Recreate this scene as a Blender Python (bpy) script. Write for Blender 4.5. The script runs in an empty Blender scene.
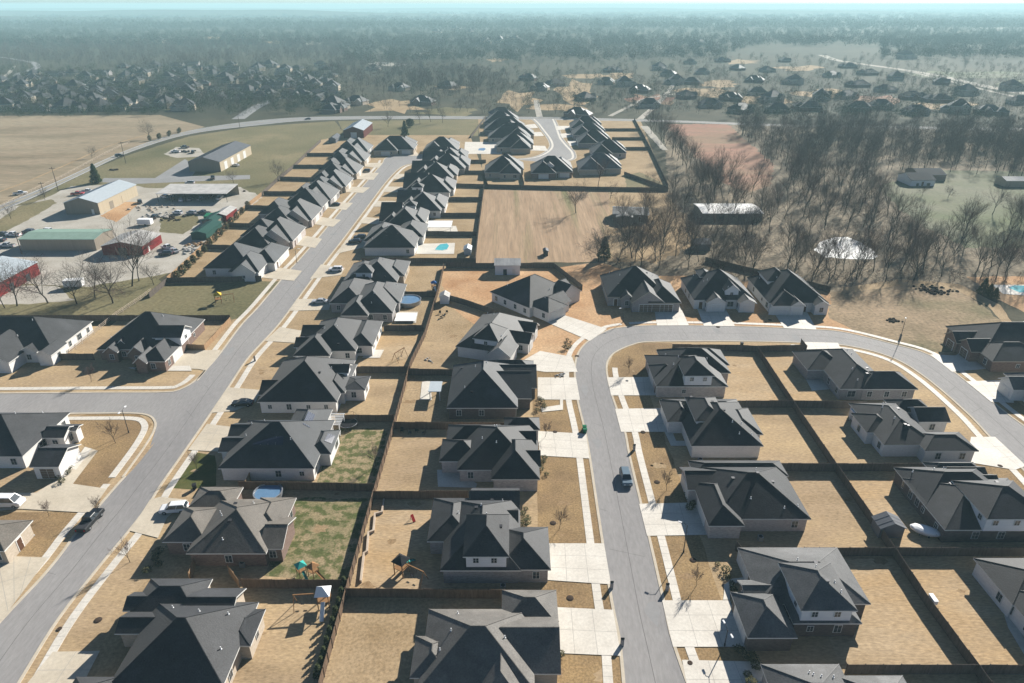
import bpy, bmesh, math, random
import numpy as np
from mathutils import Vector, Matrix
R = math.radians
PI = math.pi
scene = bpy.context.scene
COL = scene.collection
# ---------------------------------------------------------------- camera and survey helpers
H = 80.0
F = 683.0
TILT = R(26.23)
SP, CP = math.sin(TILT), math.cos(TILT)

def at(u, v, z=0.0):
    """ground (or height z) point seen at photo pixel u, v"""
    x = (u - 512.0) / F
    y = (v - 341.5) / F
    t = (H - z) / (SP + y * CP)
    return Vector((x * t, (CP - y * SP) * t, z))

cam = bpy.data.cameras.new('camera')
cam.sensor_width = 36.0
cam.lens = 36.0 * F / 1024.0
cam.clip_start = 0.5
cam.clip_end = 60000
camo = bpy.data.objects.new('camera', cam)
COL.objects.link(camo)
camo.location = (0, 0, H)
camo.rotation_euler = (R(90) - TILT, 0, 0)
scene.camera = camo

# ---------------------------------------------------------------- light
SUN_EL, SUN_AZ = R(27), R(35)
sd = Vector((math.cos(SUN_EL) * math.sin(SUN_AZ), math.cos(SUN_EL) * math.cos(SUN_AZ), math.sin(SUN_EL)))
sun = bpy.data.lights.new('sun', 'SUN')
sun.energy = 5.0
sun.angle = R(0.53)
sun.color = (1.0, 0.955, 0.88)
so = bpy.data.objects.new('sun', sun)
COL.objects.link(so)
so.location = (200, 300, 400)
so.rotation_euler = sd.to_track_quat('Z', 'Y').to_euler()
w = bpy.data.worlds.new('World')
scene.world = w
w.use_nodes = True
nt = w.node_tree
nt.nodes.clear()
sky = nt.nodes.new('ShaderNodeTexSky')
sky.sky_type = 'NISHITA'
sky.sun_disc = False
sky.sun_elevation = SUN_EL
sky.sun_rotation = SUN_AZ
sky.air_density = 0.6
sky.ozone_density = 2.5
sky.dust_density = 0.2
bg = nt.nodes.new('ShaderNodeBackground')
bg.inputs['Strength'].default_value = 0.05
wo = nt.nodes.new('ShaderNodeOutputWorld')
nt.links.new(sky.outputs[0], bg.inputs[0])
nt.links.new(bg.outputs[0], wo.inputs[0])
scene.view_settings.view_transform = 'Standard'
scene.view_settings.look = 'None'
scene.view_settings.exposure = 1.08
scene.view_settings.gamma = 1.0
scene.render.engine = 'CYCLES'
cy = scene.cycles
cy.use_denoising = True
cy.max_bounces = 4
cy.diffuse_bounces = 1
cy.glossy_bounces = 2
cy.transmission_bounces = 2
cy.volume_bounces = 0
cy.caustics_reflective = False
cy.caustics_refractive = False

# ---------------------------------------------------------------- materials
def mat(name, c1, c2=None, scale=0.3, rough=0.9, c3=None, scale3=0.03, stretch=(1, 1, 1), lo=0.35, hi=0.65,
        spec=0.04, metal=0.0, fine=0.0, fscale=20.0, detail=6.0, lo3=0.4, hi3=0.7, bump=0.0, bscale=8.0, sheen=0.0):
    m = bpy.data.materials.new(name)
    m.use_nodes = True
    t = m.node_tree
    p = t.nodes['Principled BSDF']
    p.inputs['Roughness'].default_value = rough
    p.inputs['Specular IOR Level'].default_value = spec
    p.inputs['Metallic'].default_value = metal
    p.inputs['Base Color'].default_value = (*c1, 1)
    if sheen:
        p.inputs['Sheen Weight'].default_value = sheen
        p.inputs['Sheen Roughness'].default_value = .45
        p.inputs['Sheen Tint'].default_value = (.95, .93, .88, 1)
    if c2 is None and not fine and not bump:
        return m
    tc = t.nodes.new('ShaderNodeTexCoord')
    mp = t.nodes.new('ShaderNodeMapping')
    mp.inputs['Scale'].default_value = stretch
    t.links.new(tc.outputs['Object'], mp.inputs[0])

    def noise(sc, det=detail):
        n = t.nodes.new('ShaderNodeTexNoise')
        n.inputs['Scale'].default_value = sc
        n.inputs['Detail'].default_value = det
        n.inputs['Roughness'].default_value = 0.62
        t.links.new(mp.outputs[0], n.inputs['Vector'])
        return n.outputs['Fac']

    def rng(sock, a, b):
        r = t.nodes.new('ShaderNodeMapRange')
        r.inputs[1].default_value = a
        r.inputs[2].default_value = b
        t.links.new(sock, r.inputs[0])
        return r.outputs[0]

    def mix(f, a, b):
        x = t.nodes.new('ShaderNodeMix')
        x.data_type = 'RGBA'
        t.links.new(f, x.inputs['Factor'])
        for s, i in ((a, 6), (b, 7)):
            if isinstance(s, tuple):
                x.inputs[i].default_value = (*s, 1)
            else:
                t.links.new(s, x.inputs[i])
        return x.outputs[2]
    out = c1
    if c2 is not None:
        out = mix(rng(noise(scale), lo, hi), c1, c2)
    if c3 is not None:
        out = mix(rng(noise(scale3), lo3, hi3), out, c3)
    if fine:
        n = rng(noise(fscale, 3), 0.25, 0.75)
        mr = t.nodes.new('ShaderNodeMapRange')
        mr.inputs[3].default_value = 1 - fine
        mr.inputs[4].default_value = 1 + fine
        t.links.new(n, mr.inputs[0])
        x = t.nodes.new('ShaderNodeMix')
        x.data_type = 'RGBA'
        x.blend_type = 'MULTIPLY'
        x.inputs['Factor'].default_value = 1
        if isinstance(out, tuple):
            x.inputs[6].default_value = (*out, 1)
        else:
            t.links.new(out, x.inputs[6])
        t.links.new(mr.outputs[0], x.inputs[7])
        out = x.outputs[2]
    if not isinstance(out, tuple):
        t.links.new(out, p.inputs['Base Color'])
    if bump:
        b = t.nodes.new('ShaderNodeBump')
        b.inputs['Strength'].default_value = bump
        b.inputs['Distance'].default_value = 0.05
        t.links.new(noise(bscale, 4), b.inputs['Height'])
        t.links.new(b.outputs[0], p.inputs['Normal'])
    return m

M = {}
# ground
M['ground'] = mat('dry_ground', (.085, .075, .048), (.058, .055, .037), .02, c3=(.045, .045, .03), scale3=.004, fine=.25, fscale=.6)
M['tan'] = mat('dormant_lawn', (.37, .27, .168), (.285, .205, .122), .12, stretch=(.6, 1.5, 1), fine=.32, fscale=2.2, c3=(.44, .32, .18), scale3=.05)
M['tan2'] = mat('sparse_lawn', (.33, .24, .14), (.255, .18, .10), .2, stretch=(1, 1, 1), fine=.35, fscale=2.0, c3=(.38, .28, .17), scale3=.06)
M['brown'] = mat('front_lawn', (.245, .165, .09), (.185, .125, .068), .25, fine=.4, fscale=3.0, c3=(.32, .22, .11), scale3=.09)
M['dirt'] = mat('bare_dirt', (.42, .25, .13), (.34, .19, .095), .12, fine=.3, fscale=1.5, c3=(.5, .34, .2), scale3=.05)
M['green'] = mat('patchy_green_lawn', (.098, .105, .042), (.28, .22, .13), .55, fine=.4, fscale=3.0, lo=.44, hi=.55, c3=(.055, .085, .025), scale3=.07, lo3=.5, hi3=.75)
M['green2'] = mat('thin_green_grass', (.15, .135, .072), (.235, .19, .11), .08, fine=.35, fscale=1.0, c3=(.105, .10, .05), scale3=.02)
M['greenfront'] = mat('green_front_lawn', (.06, .075, .022), (.10, .095, .035), .4, fine=.25, fscale=3)
M['field'] = mat('hay_field', (.255, .195, .13), (.175, .14, .09), .05, stretch=(.35, 1.5, 1), fine=.3, fscale=.5, lo=.42, hi=.6, c3=(.31, .25, .17), scale3=.012)
M['furrow'] = mat('mown_field', (.36, .255, .165), (.275, .19, .12), .4, stretch=(1.0, .05, 1), fine=.35, fscale=1.6, lo=.4, hi=.62, c3=(.17, .155, .075), scale3=.09, lo3=.52, hi3=.68)
M['red'] = mat('reddish_field', (.34, .175, .125), (.26, .14, .095), .05, stretch=(.5, 1.5, 1), fine=.2, fscale=.5, c3=(.2, .17, .1), scale3=.012)
M['litter'] = mat('leaf_litter', (.235, .188, .13), (.13, .11, .078), .12, fine=.5, fscale=.9, c3=(.31, .245, .17), scale3=.03, lo3=.5, hi3=.75)
M['meadow'] = mat('pale_meadow', (.15, .155, .105), (.19, .18, .125), .05, fine=.2, fscale=.6, c3=(.11, .13, .06), scale3=.02)
M['lot'] = mat('rough_lot', (.32, .235, .15), (.205, .155, .095), .08, fine=.4, fscale=1.0, c3=(.12, .11, .055), scale3=.03, lo3=.5, hi3=.7)
M['asphalt'] = mat('asphalt', (.255, .243, .235), (.215, .205, .20), .15, rough=.85, spec=.2, fine=.14, fscale=2.5, c3=(.275, .262, .25), scale3=.06, stretch=(1, .22, 1))
M['straw'] = mat('straw_lawn', (.42, .315, .20), (.335, .245, .15), .1, stretch=(.5, 1.6, 1), fine=.35, fscale=2.2, c3=(.40, .27, .14), scale3=.07)
M['worn'] = mat('worn_soil', (.23, .15, .08), (.30, .21, .12), .8, fine=.35, fscale=3)
M['seam'] = mat('joint_filler', (.33, .31, .28))
M['crack'] = mat('crack_sealer', (.13, .122, .118))
M['oldasphalt'] = mat('old_asphalt', (.27, .265, .26), (.23, .225, .22), .1, rough=.75, fine=.08, fscale=1.0)
M['gravel'] = mat('pale_gravel', (.42, .39, .34), (.33, .30, .25), .1, fine=.15, fscale=1.5, c3=(.25, .22, .17), scale3=.03, lo3=.55, hi3=.75)
M['concrete'] = mat('concrete', (.61, .57, .50), (.52, .48, .415), .2, rough=.75, fine=.12, fscale=2.5, spec=.25, c3=(.46, .42, .36), scale3=.13, lo3=.56, hi3=.76)
M['tanconcrete'] = mat('tan_concrete', (.53, .465, .365), (.45, .39, .30), .2, rough=.75, fine=.1, fscale=2.0, spec=.2, c3=(.40, .35, .28), scale3=.12, lo3=.55, hi3=.75)
M['kerb'] = mat('kerb_concrete', (.52, .46, .37), (.45, .39, .30), .4, fine=.08, fscale=2)
M['paint'] = mat('road_paint', (.7, .68, .6))
M['hill'] = mat('wooded_hill', (.07, .075, .055), (.05, .06, .045), .004, fine=.3, fscale=.02)
M['water'] = mat('pool_water', (.10, .45, .46), (.06, .36, .40), .6, rough=.08, spec=.5)
M['bluewater'] = mat('pool_cover_water', (.10, .19, .30), (.13, .22, .34), .8, rough=.12, spec=.5)
M['pond'] = mat('pale_pond', (.60, .60, .58), (.25, .28, .28), .3, rough=.6, spec=.3, lo=.5, hi=.72)
# buildings
def shingle(n, c):
    c = tuple(x * .5 for x in c)
    d = tuple(x * .72 for x in c)
    return mat(n, c, d, .35, rough=.6, lo=.4, hi=.6, c3=tuple(min(1, x * 1.45) for x in c), scale3=.18, lo3=.52, hi3=.7, fine=.3, fscale=5.0, spec=.18, sheen=.10, stretch=(1, 1, 1), bump=.6, bscale=5)
ROOF = {
    'black': shingle('black_shingles', (.060, .062, .068)),
    'char': shingle('charcoal_shingles', (.078, .080, .086)),
    'grey': shingle('grey_shingles', (.20, .20, .20)),
    'weathered': shingle('tan_weathered_shingles', (.27, .25, .225)),
    'brown': shingle('weathered_shingles', (.25, .22, .185)),
    'slate': shingle('slate_shingles', (.070, .078, .088)),
}
M['trim'] = mat('white_trim', (.62, .61, .58), rough=.6)
M['tantrim'] = mat('tan_trim', (.40, .36, .30), rough=.6)
def brick(n, a, b, sc=1.6):
    return mat(n, a, b, sc, rough=.85, fine=.2, fscale=9.0, stretch=(1, 1, 3))
WALL = {
    'white': brick('white_brick', (.68, .66, .63), (.60, .58, .55)),
    'grey': brick('grey_brick', (.34, .32, .31), (.24, .22, .215)),
    'brown': brick('brown_brick', (.23, .165, .135), (.15, .105, .09)),
    'red': brick('red_brick', (.25, .12, .085), (.17, .08, .06)),
    'tan': brick('tan_brick', (.48, .41, .33), (.38, .32, .25)),
    'dark': brick('dark_brick', (.15, .125, .115), (.09, .08, .075)),
    'pale': brick('pale_mixed_brick', (.52, .47, .43), (.36, .31, .29)),
}
M['siding'] = mat('white_siding', (.70, .70, .70), (.64, .64, .64), 1.0, rough=.6, stretch=(.2, .2, 6))
M['glass'] = mat('window_glass', (.03, .04, .05), rough=.08, spec=.6)
M['frame'] = mat('window_frame', (.65, .65, .63), rough=.5)
M['garage'] = mat('garage_door_panel', (.62, .61, .58), (.58, .57, .54), 1.5, rough=.5, stretch=(.2, .2, 4))
M['brown_garage'] = mat('brown_garage_panel', (.16, .12, .09), (.12, .09, .07), 1.5, rough=.5, stretch=(.2, .2, 4))
M['door'] = mat('front_door_wood', (.10, .05, .03), rough=.5)
M['fence'] = mat('cedar_fence', (.17, .115, .078), (.105, .075, .055), 1.2, fine=.3, fscale=6.0, stretch=(2.2, 2.2, .25))
M['fence2'] = mat('weathered_fence', (.13, .108, .092), (.085, .07, .06), 1.2, fine=.3, fscale=6.0, stretch=(2.2, 2.2, .25))
M['newfence'] = mat('light_wood_fence', (.36, .24, .14), (.26, .16, .09), 1.2, fine=.25, fscale=6.0, stretch=(2.2, 2.2, .25))
M['rail'] = mat('rail_wood', (.5, .42, .33), (.4, .32, .25), 1.5)
M['metal_blue'] = mat('pale_blue_metal_roof', (.42, .46, .48), (.38, .42, .44), .8, rough=.45, spec=.5, stretch=(1, 1, 1))
M['metal_green'] = mat('green_metal_roof', (.22, .31, .26), (.19, .27, .22), .5, rough=.5)
M['metal_dgreen'] = mat('dark_green_metal_roof', (.035, .085, .07), rough=.5)
M['metal_white'] = mat('white_metal_roof', (.50, .48, .45), (.36, .35, .33), .3, rough=.8, spec=.15)
M['metal_brownred'] = mat('brownish_red_wall', (.11, .035, .03), (.09, .03, .026), .6)
M['metal_pale'] = mat('pale_metal_roof', (.78, .77, .74), (.62, .60, .57), .35, rough=.7, spec=.3)
M['darkroof'] = mat('dark_plain_roof', (.06, .062, .066), rough=.9, spec=.1)
M['metal_grey'] = mat('grey_metal_roof', (.15, .155, .165), (.125, .13, .14), .5, rough=.5)
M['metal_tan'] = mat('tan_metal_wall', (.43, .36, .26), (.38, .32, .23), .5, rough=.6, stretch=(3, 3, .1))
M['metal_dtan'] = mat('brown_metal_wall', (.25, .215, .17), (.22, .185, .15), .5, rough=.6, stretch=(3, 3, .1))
M['metal_red'] = mat('red_metal_wall', (.20, .028, .028), (.16, .024, .024), .6, rough=.55, stretch=(3, 3, .1))
M['steel'] = mat('galvanised_steel', (.35, .36, .37), rough=.4, metal=.6)
M['darksteel'] = mat('dark_steel', (.05, .05, .055), rough=.5, metal=.3)
M['polewood'] = mat('pole_wood', (.14, .105, .08), (.09, .07, .055), 2)
M['rubber'] = mat('rubber', (.02, .02, .02), rough=.8)
M['plastic_white'] = mat('white_plastic', (.75, .75, .74), rough=.5)
M['plastic_green'] = mat('green_plastic', (.02, .14, .07), rough=.5)
M['plastic_black'] = mat('black_plastic', (.025, .025, .028), rough=.5)
M['plastic_blue'] = mat('blue_plastic', (.05, .16, .4), rough=.5)
M['plastic_red'] = mat('red_plastic', (.5, .04, .04), rough=.5)
M['pinkcloth'] = mat('pink_cloth', (.65, .35, .4), rough=.9)
M['yellow'] = mat('yellow_slide', (.6, .4, .05), rough=.5)
M['teal'] = mat('teal_slide', (.04, .3, .26), rough=.5)
M['playwood'] = mat('play_timber', (.3, .17, .08), (.22, .12, .06), 2)
M['solar'] = mat('solar_cell', (.02, .025, .045), (.03, .035, .06), 2, rough=.25, spec=.6)
M['bark'] = mat('bark', (.065, .053, .046), (.042, .036, .031), 1.5, rough=.95)
M['twig'] = mat('twigs', (.15, .125, .108), (.105, .088, .075), .6, rough=.95)
M['twigred'] = mat('reddish_twigs', (.145, .10, .088), (.10, .07, .062), .6, rough=.95)
M['needle'] = mat('dark_needles', (.028, .045, .022), (.045, .065, .03), .7, rough=.9)
M['needle2'] = mat('cedar_needles', (.045, .055, .025), (.07, .075, .035), .7, rough=.9)
M['shrub'] = mat('shrub_leaves', (.05, .06, .025), (.09, .075, .04), 1.0, rough=.9)
M['rock'] = mat('garden_rock', (.5, .48, .45), (.35, .33, .3), 2)
M['mulch'] = mat('mulch', (.07, .05, .038), (.045, .032, .025), 3)

# ---------------------------------------------------------------- mesh helpers
class MB:
    def __init__(s):
        s.v, s.f, s.m = [], [], []

    def add(s, vs, fs, mi=0):
        b = len(s.v)
        s.v += [tuple(p) for p in vs]
        for f in fs:
            s.f.append(tuple(b + i for i in f))
            s.m.append(mi)
        return s

    def box(s, x0, x1, y0, y1, z0, z1, mi=0, rot=0, c=None):
        vs = [(x, y, z) for z in (z0, z1) for x, y in ((x0, y0), (x1, y0), (x1, y1), (x0, y1))]
        if rot:
            cx, cy = c if c else ((x0 + x1) / 2, (y0 + y1) / 2)
            ca, sa = math.cos(rot), math.sin(rot)
            vs = [(cx + (x - cx) * ca - (y - cy) * sa, cy + (x - cx) * sa + (y - cy) * ca, z) for x, y, z in vs]
        return s.add(vs, [(3, 2, 1, 0), (4, 5, 6, 7), (0, 1, 5, 4), (1, 2, 6, 5), (2, 3, 7, 6), (3, 0, 4, 7)], mi)

    def tube(s, a, b, r0, r1=None, n=6, mi=0, cap=True):
        a, b = Vector(a), Vector(b)
        r1 = r0 if r1 is None else r1
        d = (b - a)
        if d.length < 1e-6:
            return s
        d.normalize()
        p = d.orthogonal().normalized()
        q = d.cross(p)
        vs = []
        for c, r in ((a, r0), (b, r1)):
            for k in range(n):
                t = 2 * PI * k / n
                vs.append(c + (p * math.cos(t) + q * math.sin(t)) * r)
        fs = [(k, (k + 1) % n, n + (k + 1) % n, n + k) for k in range(n)]
        if cap:
            fs += [tuple(range(n - 1, -1, -1)), tuple(range(n, 2 * n))]
        return s.add(vs, fs, mi)

    def lathe(s, prof, n=16, mi=0, cx=0, cy=0, sx=1, sy=1):
        vs = []
        for r, z in prof:
            for k in range(n):
                t = 2 * PI * k / n
                vs.append((cx + r * math.cos(t) * sx, cy + r * math.sin(t) * sy, z))
        fs = []
        for i in range(len(prof) - 1):
            for k in range(n):
                fs.append((i * n + k, i * n + (k + 1) % n, (i + 1) * n + (k + 1) % n, (i + 1) * n + k))
        fs.append(tuple(range(n - 1, -1, -1)))
        fs.append(tuple(range((len(prof) - 1) * n, len(prof) * n)))
        return s.add(vs, fs, mi)

    def mesh(s, name, mats):
        me = bpy.data.meshes.new(name)
        me.from_pydata(s.v, [], s.f)
        for m in mats:
            me.materials.append(m)
        if len(mats) > 1:
            me.polygons.foreach_set('material_index', s.m)
        me.update()
        return me

    def build(s, name, mats, parent=None, loc=None, rot=0):
        if not isinstance(mats, (list, tuple)):
            mats = [mats]
        return put(name, s.mesh(name, mats), parent, loc, rot)

def put(name, me, parent=None, loc=None, rot=0):
    o = bpy.data.objects.new(name, me)
    COL.objects.link(o)
    if parent is not None:
        o.parent = parent
    if loc is not None:
        o.location = loc
    if rot:
        o.rotation_euler = (0, 0, rot)
    return o

def tag(o, label, cat, group=None, kind=None):
    o['label'] = label
    o['category'] = cat
    if group:
        o['group'] = group
    if kind:
        o['kind'] = kind
    return o

def thing(name, label, cat, loc=(0, 0, 0), rot=0, group=None):
    o = bpy.data.objects.new(name, None)
    COL.objects.link(o)
    o.location = loc
    o.rotation_euler = (0, 0, rot)
    o.empty_display_size = .3
    return tag(o, label, cat, group)

def dup(root, loc, rot=0, label=None, group=None, scale=None):
    r = root.copy()
    COL.objects.link(r)
    r.location = loc
    r.rotation_euler = (0, 0, rot)
    if scale is not None:
        r.scale = scale if isinstance(scale, (tuple, list)) else (scale,) * 3
    if label:
        r['label'] = label
    if group:
        r['group'] = group
    for ch in root.children:
        c = ch.copy()
        COL.objects.link(c)
        c.parent = r
        for g in ch.children:
            d = g.copy()
            COL.objects.link(d)
            d.parent = c
    return r

def catmull(pts, n=6):
    pts = [Vector(p) for p in pts]
    P = [pts[0] * 2 - pts[1]] + pts + [pts[-1] * 2 - pts[-2]]
    out = []
    for i in range(1, len(P) - 2):
        a, b, c, d = P[i - 1], P[i], P[i + 1], P[i + 2]
        for k in range(n):
            t = k / n
            out.append(.5 * ((2 * b) + (c - a) * t + (2 * a - 5 * b + 4 * c - d) * t * t + (3 * b - a - 3 * c + d) * t ** 3))
    out.append(pts[-1])
    return out

def resample(pts, n):
    d = [0]
    for a, b in zip(pts, pts[1:]):
        d.append(d[-1] + (b - a).length)
    out = []
    j = 0
    for k in range(n):
        s = d[-1] * k / (n - 1)
        while j < len(d) - 2 and d[j + 1] < s:
            j += 1
        t = (s - d[j]) / max(1e-9, d[j + 1] - d[j])
        out.append(pts[j].lerp(pts[j + 1], t))
    return out

def offset(pts, o):
    """positive = to the left of the direction of travel"""
    out = []
    for i, p in enumerate(pts):
        a = pts[max(0, i - 1)]
        b = pts[min(len(pts) - 1, i + 1)]
        t = (b - a).normalized()
        out.append(p + Vector((-t.y, t.x, 0)) * o)
    return out

def strip(name, a, b, z, m, kind='structure', thick=0.0):
    mb = MB()
    n = len(a)
    vs = [(p.x, p.y, z) for p in a] + [(p.x, p.y, z) for p in b]
    mb.add(vs, [(i, i + 1, n + i + 1, n + i) for i in range(n - 1)])
    if thick:
        for e in (a, b):
            vs = [(p.x, p.y, z) for p in e] + [(p.x, p.y, z - thick) for p in e]
            mb.add(vs, [(i, i + 1, n + i + 1, n + i) for i in range(n - 1)])
        for i in (0, n - 1):
            mb.add([(a[i].x, a[i].y, z), (b[i].x, b[i].y, z), (b[i].x, b[i].y, z - thick), (a[i].x, a[i].y, z - thick)], [(0, 1, 2, 3)])
    o = mb.build(name, m)
    o['kind'] = kind
    return o

def area(name, pts, z, m, kind='structure', world=False, jag=0.0, seed=1):
    P = [Vector(p) if world else at(*p) for p in pts]
    if jag:
        rr = random.Random(seed)
        Q = []
        for a, b in zip(P, P[1:] + P[:1]):
            n = max(1, int((b - a).length / 3.0))
            for k in range(n):
                q = a.lerp(b, k / n)
                Q.append(q + Vector((rr.uniform(-jag, jag), rr.uniform(-jag, jag), 0)))
        P = Q
    mb = MB().add([(p.x, p.y, z) for p in P], [tuple(range(len(P)))])
    o = mb.build(name, m)
    o['kind'] = kind
    return o
# ================================================================ SETTING
g = MB().add([(-14000, -400, -.06), (14000, -400, -.06), (14000, 16000, -.06), (-14000, 16000, -.06)], [(0, 1, 2, 3)]).build('ground', M['ground'])
g['kind'] = 'structure'
# subdivision soil and lawns
area('lawn', [(-260, 20, 0), (260, 20, 0), (260, 160, 0), (180, 172, 0), (-260, 172, 0)], -.03, M['tan'], world=True)
area('lawn', [(110, 326), (167, 283), (262, 196), (320, 140), (345, 135), (470, 135), (490, 190), (475, 263), (444, 268), (395, 335)], -.026, M['tan2'])
area('lawn', [(395, 340), (444, 266), (500, 300), (490, 345)], -.0268, M['tan2'])
area('leaf_litter', [(604, 191), (668, 192), (700, 240), (660, 262), (597, 262)], -.0258, M['tan2'], jag=2.0)
area('lawn', [(478, 117), (640, 119), (668, 190), (484, 190)], -.026, M['tan2'])
area('field', [(-500, 118), (160, 115), (205, 127), (161, 138), (117, 155), (58, 181), (0, 206), (-500, 330)], -.028, M['field'])
area('field', [(0, 210), (40, 196), (88, 171), (131, 154), (190, 136), (250, 127), (335, 121), (345, 135), (320, 142), (262, 198), (200, 255), (120, 300), (-300, 320), (-300, 250)], -.027, M['green2'], jag=.5)
area('field', [(338, 121), (480, 119), (478, 136), (345, 136)], -.0265, M['green2'])
area('field', [(484, 189), (608, 190), (610, 215), (596, 262), (474, 263)], -.0255, M['furrow'], jag=.6)
area('field', [(664, 124), (728, 124), (745, 140), (775, 165), (772, 185), (745, 195), (712, 175), (690, 150)], -.0255, M['red'], jag=1.5)
area('leaf_litter', [(600, 190), (668, 190), (664, 124), (1040, 128), (1150, 200), (1180, 300), (1000, 300), (960, 286), (830, 292), (770, 285), (690, 278), (600, 270), (560, 268), (596, 262)], -.0262, M['litter'], jag=1.0)
area('field', [(876, 186), (930, 170), (1040, 172), (1120, 200), (1080, 250), (965, 247), (915, 222)], -.0252, M['meadow'], jag=1.2)
area('dirt', [(440, 268), (553, 268), (600, 262), (640, 276), (690, 276), (770, 284), (832, 292), (860, 300), (870, 340), (700, 326), (618, 327), (588, 340), (577, 355), (520, 365), (480, 330), (444, 300)], -.0245, M['dirt'], jag=.5)
area('dirt', [(830, 292), (905, 283), (960, 288), (1000, 320), (1010, 328), (960, 352), (930, 352), (870, 338), (828, 318)], -.0243, M['lot'], jag=.6)
area('dirt', [(968, 277), (1060, 275), (1100, 330), (1040, 320), (1000, 300)], -.0243, M['dirt'], jag=.5)
area('dirt', [(840, 288), (900, 279), (960, 284), (1000, 305), (1012, 322), (1004, 324), (988, 306), (955, 289), (905, 285), (845, 293)], -.0236, M['tan2'], jag=.2)
# darker front lawns along the two streets
for i, (x0, x1, y0, y1) in enumerate([(4.5, 15.2, 40, 150), (22.3, 31.5, 40, 149)]):
    area('lawn', [(x0, y0, 0), (x1, y0, 0), (x1, y1, 0), (x0, y1, 0)], -.0235, M['brown'], world=True, jag=.25, seed=i)
area('lawn', [(612, 400), (607, 372), (614, 352), (640, 343), (672, 343), (672, 352), (655, 364), (652, 378), (618, 378)], -.0226, M['brown'])
area('lawn', [(66, 420), (86, 414), (140, 414), (152, 424), (128, 458), (104, 488), (73, 484), (98, 451), (84, 447)], -.0236, M['brown'], jag=.15)
area('lawn', [(0, 512), (78, 512), (42, 557), (0, 555), (-30, 530)], -.0236, M['brown'], jag=.15)
area('lawn', [(60, 652), (95, 652), (170, 545), (205, 590), (160, 640), (110, 683), (60, 683)], -.0236, M['tan2'], jag=.15)
area('lawn', [(950, 372), (1010, 395), (1040, 420), (1040, 440), (985, 412), (955, 378)], -.0236, M['brown'], jag=.2)
area('lawn', [(975, 462), (1030, 462), (1040, 530), (1000, 500), (975, 470)], -.0236, M['brown'], jag=.2)
# greener yards
area('lawn', [(265, 577), (286, 498), (372, 498), (348, 584)], -.0226, M['green'], jag=.35)
area('lawn', [(316, 486), (338, 428), (389, 428), (373, 489)], -.0226, M['green'], jag=.35, seed=4)
area('lawn', [(168, 488), (193, 452), (216, 455), (216, 486), (190, 490)], -.0226, M['greenfront'], jag=.2)
area('lawn', [(-60, 318), (-60, 285), (60, 290), (150, 275), (166, 284), (262, 281), (281, 281), (240, 318), (228, 320), (120, 320)], -.0222, M['green2'], jag=.5)
area('lawn', [(625, 176), (640, 172), (668, 186), (626, 188)], -.0222, M['green2'], jag=.5)
# industrial yard
area('gravel_yard', [(-60, 282), (-60, 215), (30, 204), (72, 186), (128, 184), (150, 188), (240, 187), (262, 197), (222, 228), (176, 272), (90, 286)], -.0215, M['gravel'], jag=.8)
area('lawn', [(160, 218), (196, 214), (200, 222), (184, 234), (160, 232)], -.0205, M['green2'], jag=.4)
area('lawn', [(-20, 232), (20, 206), (52, 199), (56, 203), (28, 220), (0, 234)], -.0205, M['green2'], jag=.4)
area('dirt', [(100, 216), (125, 202), (140, 202), (128, 214), (116, 222)], -.0205, M['dirt'], jag=.3)
area('road', [(155, 178), (185, 159), (198, 168), (192, 176), (250, 175), (250, 179), (132, 184), (100, 182), (104, 178)], -.0195, M['oldasphalt'])
area('gravel_yard', [(164, 154), (176, 147), (200, 148), (206, 156), (176, 158)], -.0195, M['gravel'], jag=.5)
area('lawn', [(-60, 283), (60, 286), (74, 300), (30, 304), (-60, 305)], -.0212, M['gravel'], jag=.6)
area('pond', [(814, 250), (820, 242), (834, 237), (848, 237), (862, 243), (874, 251), (878, 256), (874, 259), (852, 259), (824, 257)], -.021, M['pond'], jag=.3)
# drive and gravel by the barn, farm track
area('path', [(640, 126), (662, 150), (668, 150), (648, 126)], -.02, M['gravel'], jag=.3)

# ---------------------------------------------------------------- roads
def px(l):
    return [at(*p) for p in l]
KZ = .065
WJ = []
def kerb(pts, side):
    strip('kerb', pts, offset(pts, side * .45), KZ - .02, M['kerb'], thick=.11)
def walk(pts, side, d=1.6, wd=1.3, z=.03):
    L = sum((b - a).length for a, b in zip(pts, pts[1:]))
    Q = resample(pts, max(3, int(L / 1.6)))
    WJ.append((list(zip(offset(Q, side * d), offset(Q, side * (d + wd)))), z))
    strip('pavement', offset(pts, side * d), offset(pts, side * (d + wd)), z, M['concrete'], thick=.06)

# street on the right: outer (left / far) and inner edge
outer = px([(627, 700), (621, 640), (613, 600), (600, 517), (588, 440), (579, 402), (576, 380), (576, 366), (579, 353), (588, 342), (603, 333),
            (619, 328), (658, 325.5), (740, 326.5), (804, 329.3), (842, 332), (892, 344), (930, 355.7), (968, 383.5), (1009, 415.7), (1040, 441), (1150, 560)])
inner = px([(692, 700), (671, 640), (662, 600), (648, 537.7), (629, 458), (623.5, 430), (612, 398), (606.5, 376), (606, 364), (610, 356), (617, 350.5), (633, 344),
            (653, 341.2), (740, 340.8), (804, 342.3), (848, 345.4), (892, 357), (927, 377.7), (968, 412.8), (994, 440), (1024, 469), (1110, 560)])
def prep(pts, n=140):
    return resample([Vector(p) for p in catmull(pts, 6)], n)
oc, ic = prep(outer), prep(inner)
strip('road', oc, ic, -.008, M['asphalt'])
kerb(oc, 1)
kerb(ic, -1)
walk(oc[:62], 1)
walk(oc[62:], 1, 1.5)
walk(ic[:52], -1)
walk(ic[84:], -1)
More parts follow.
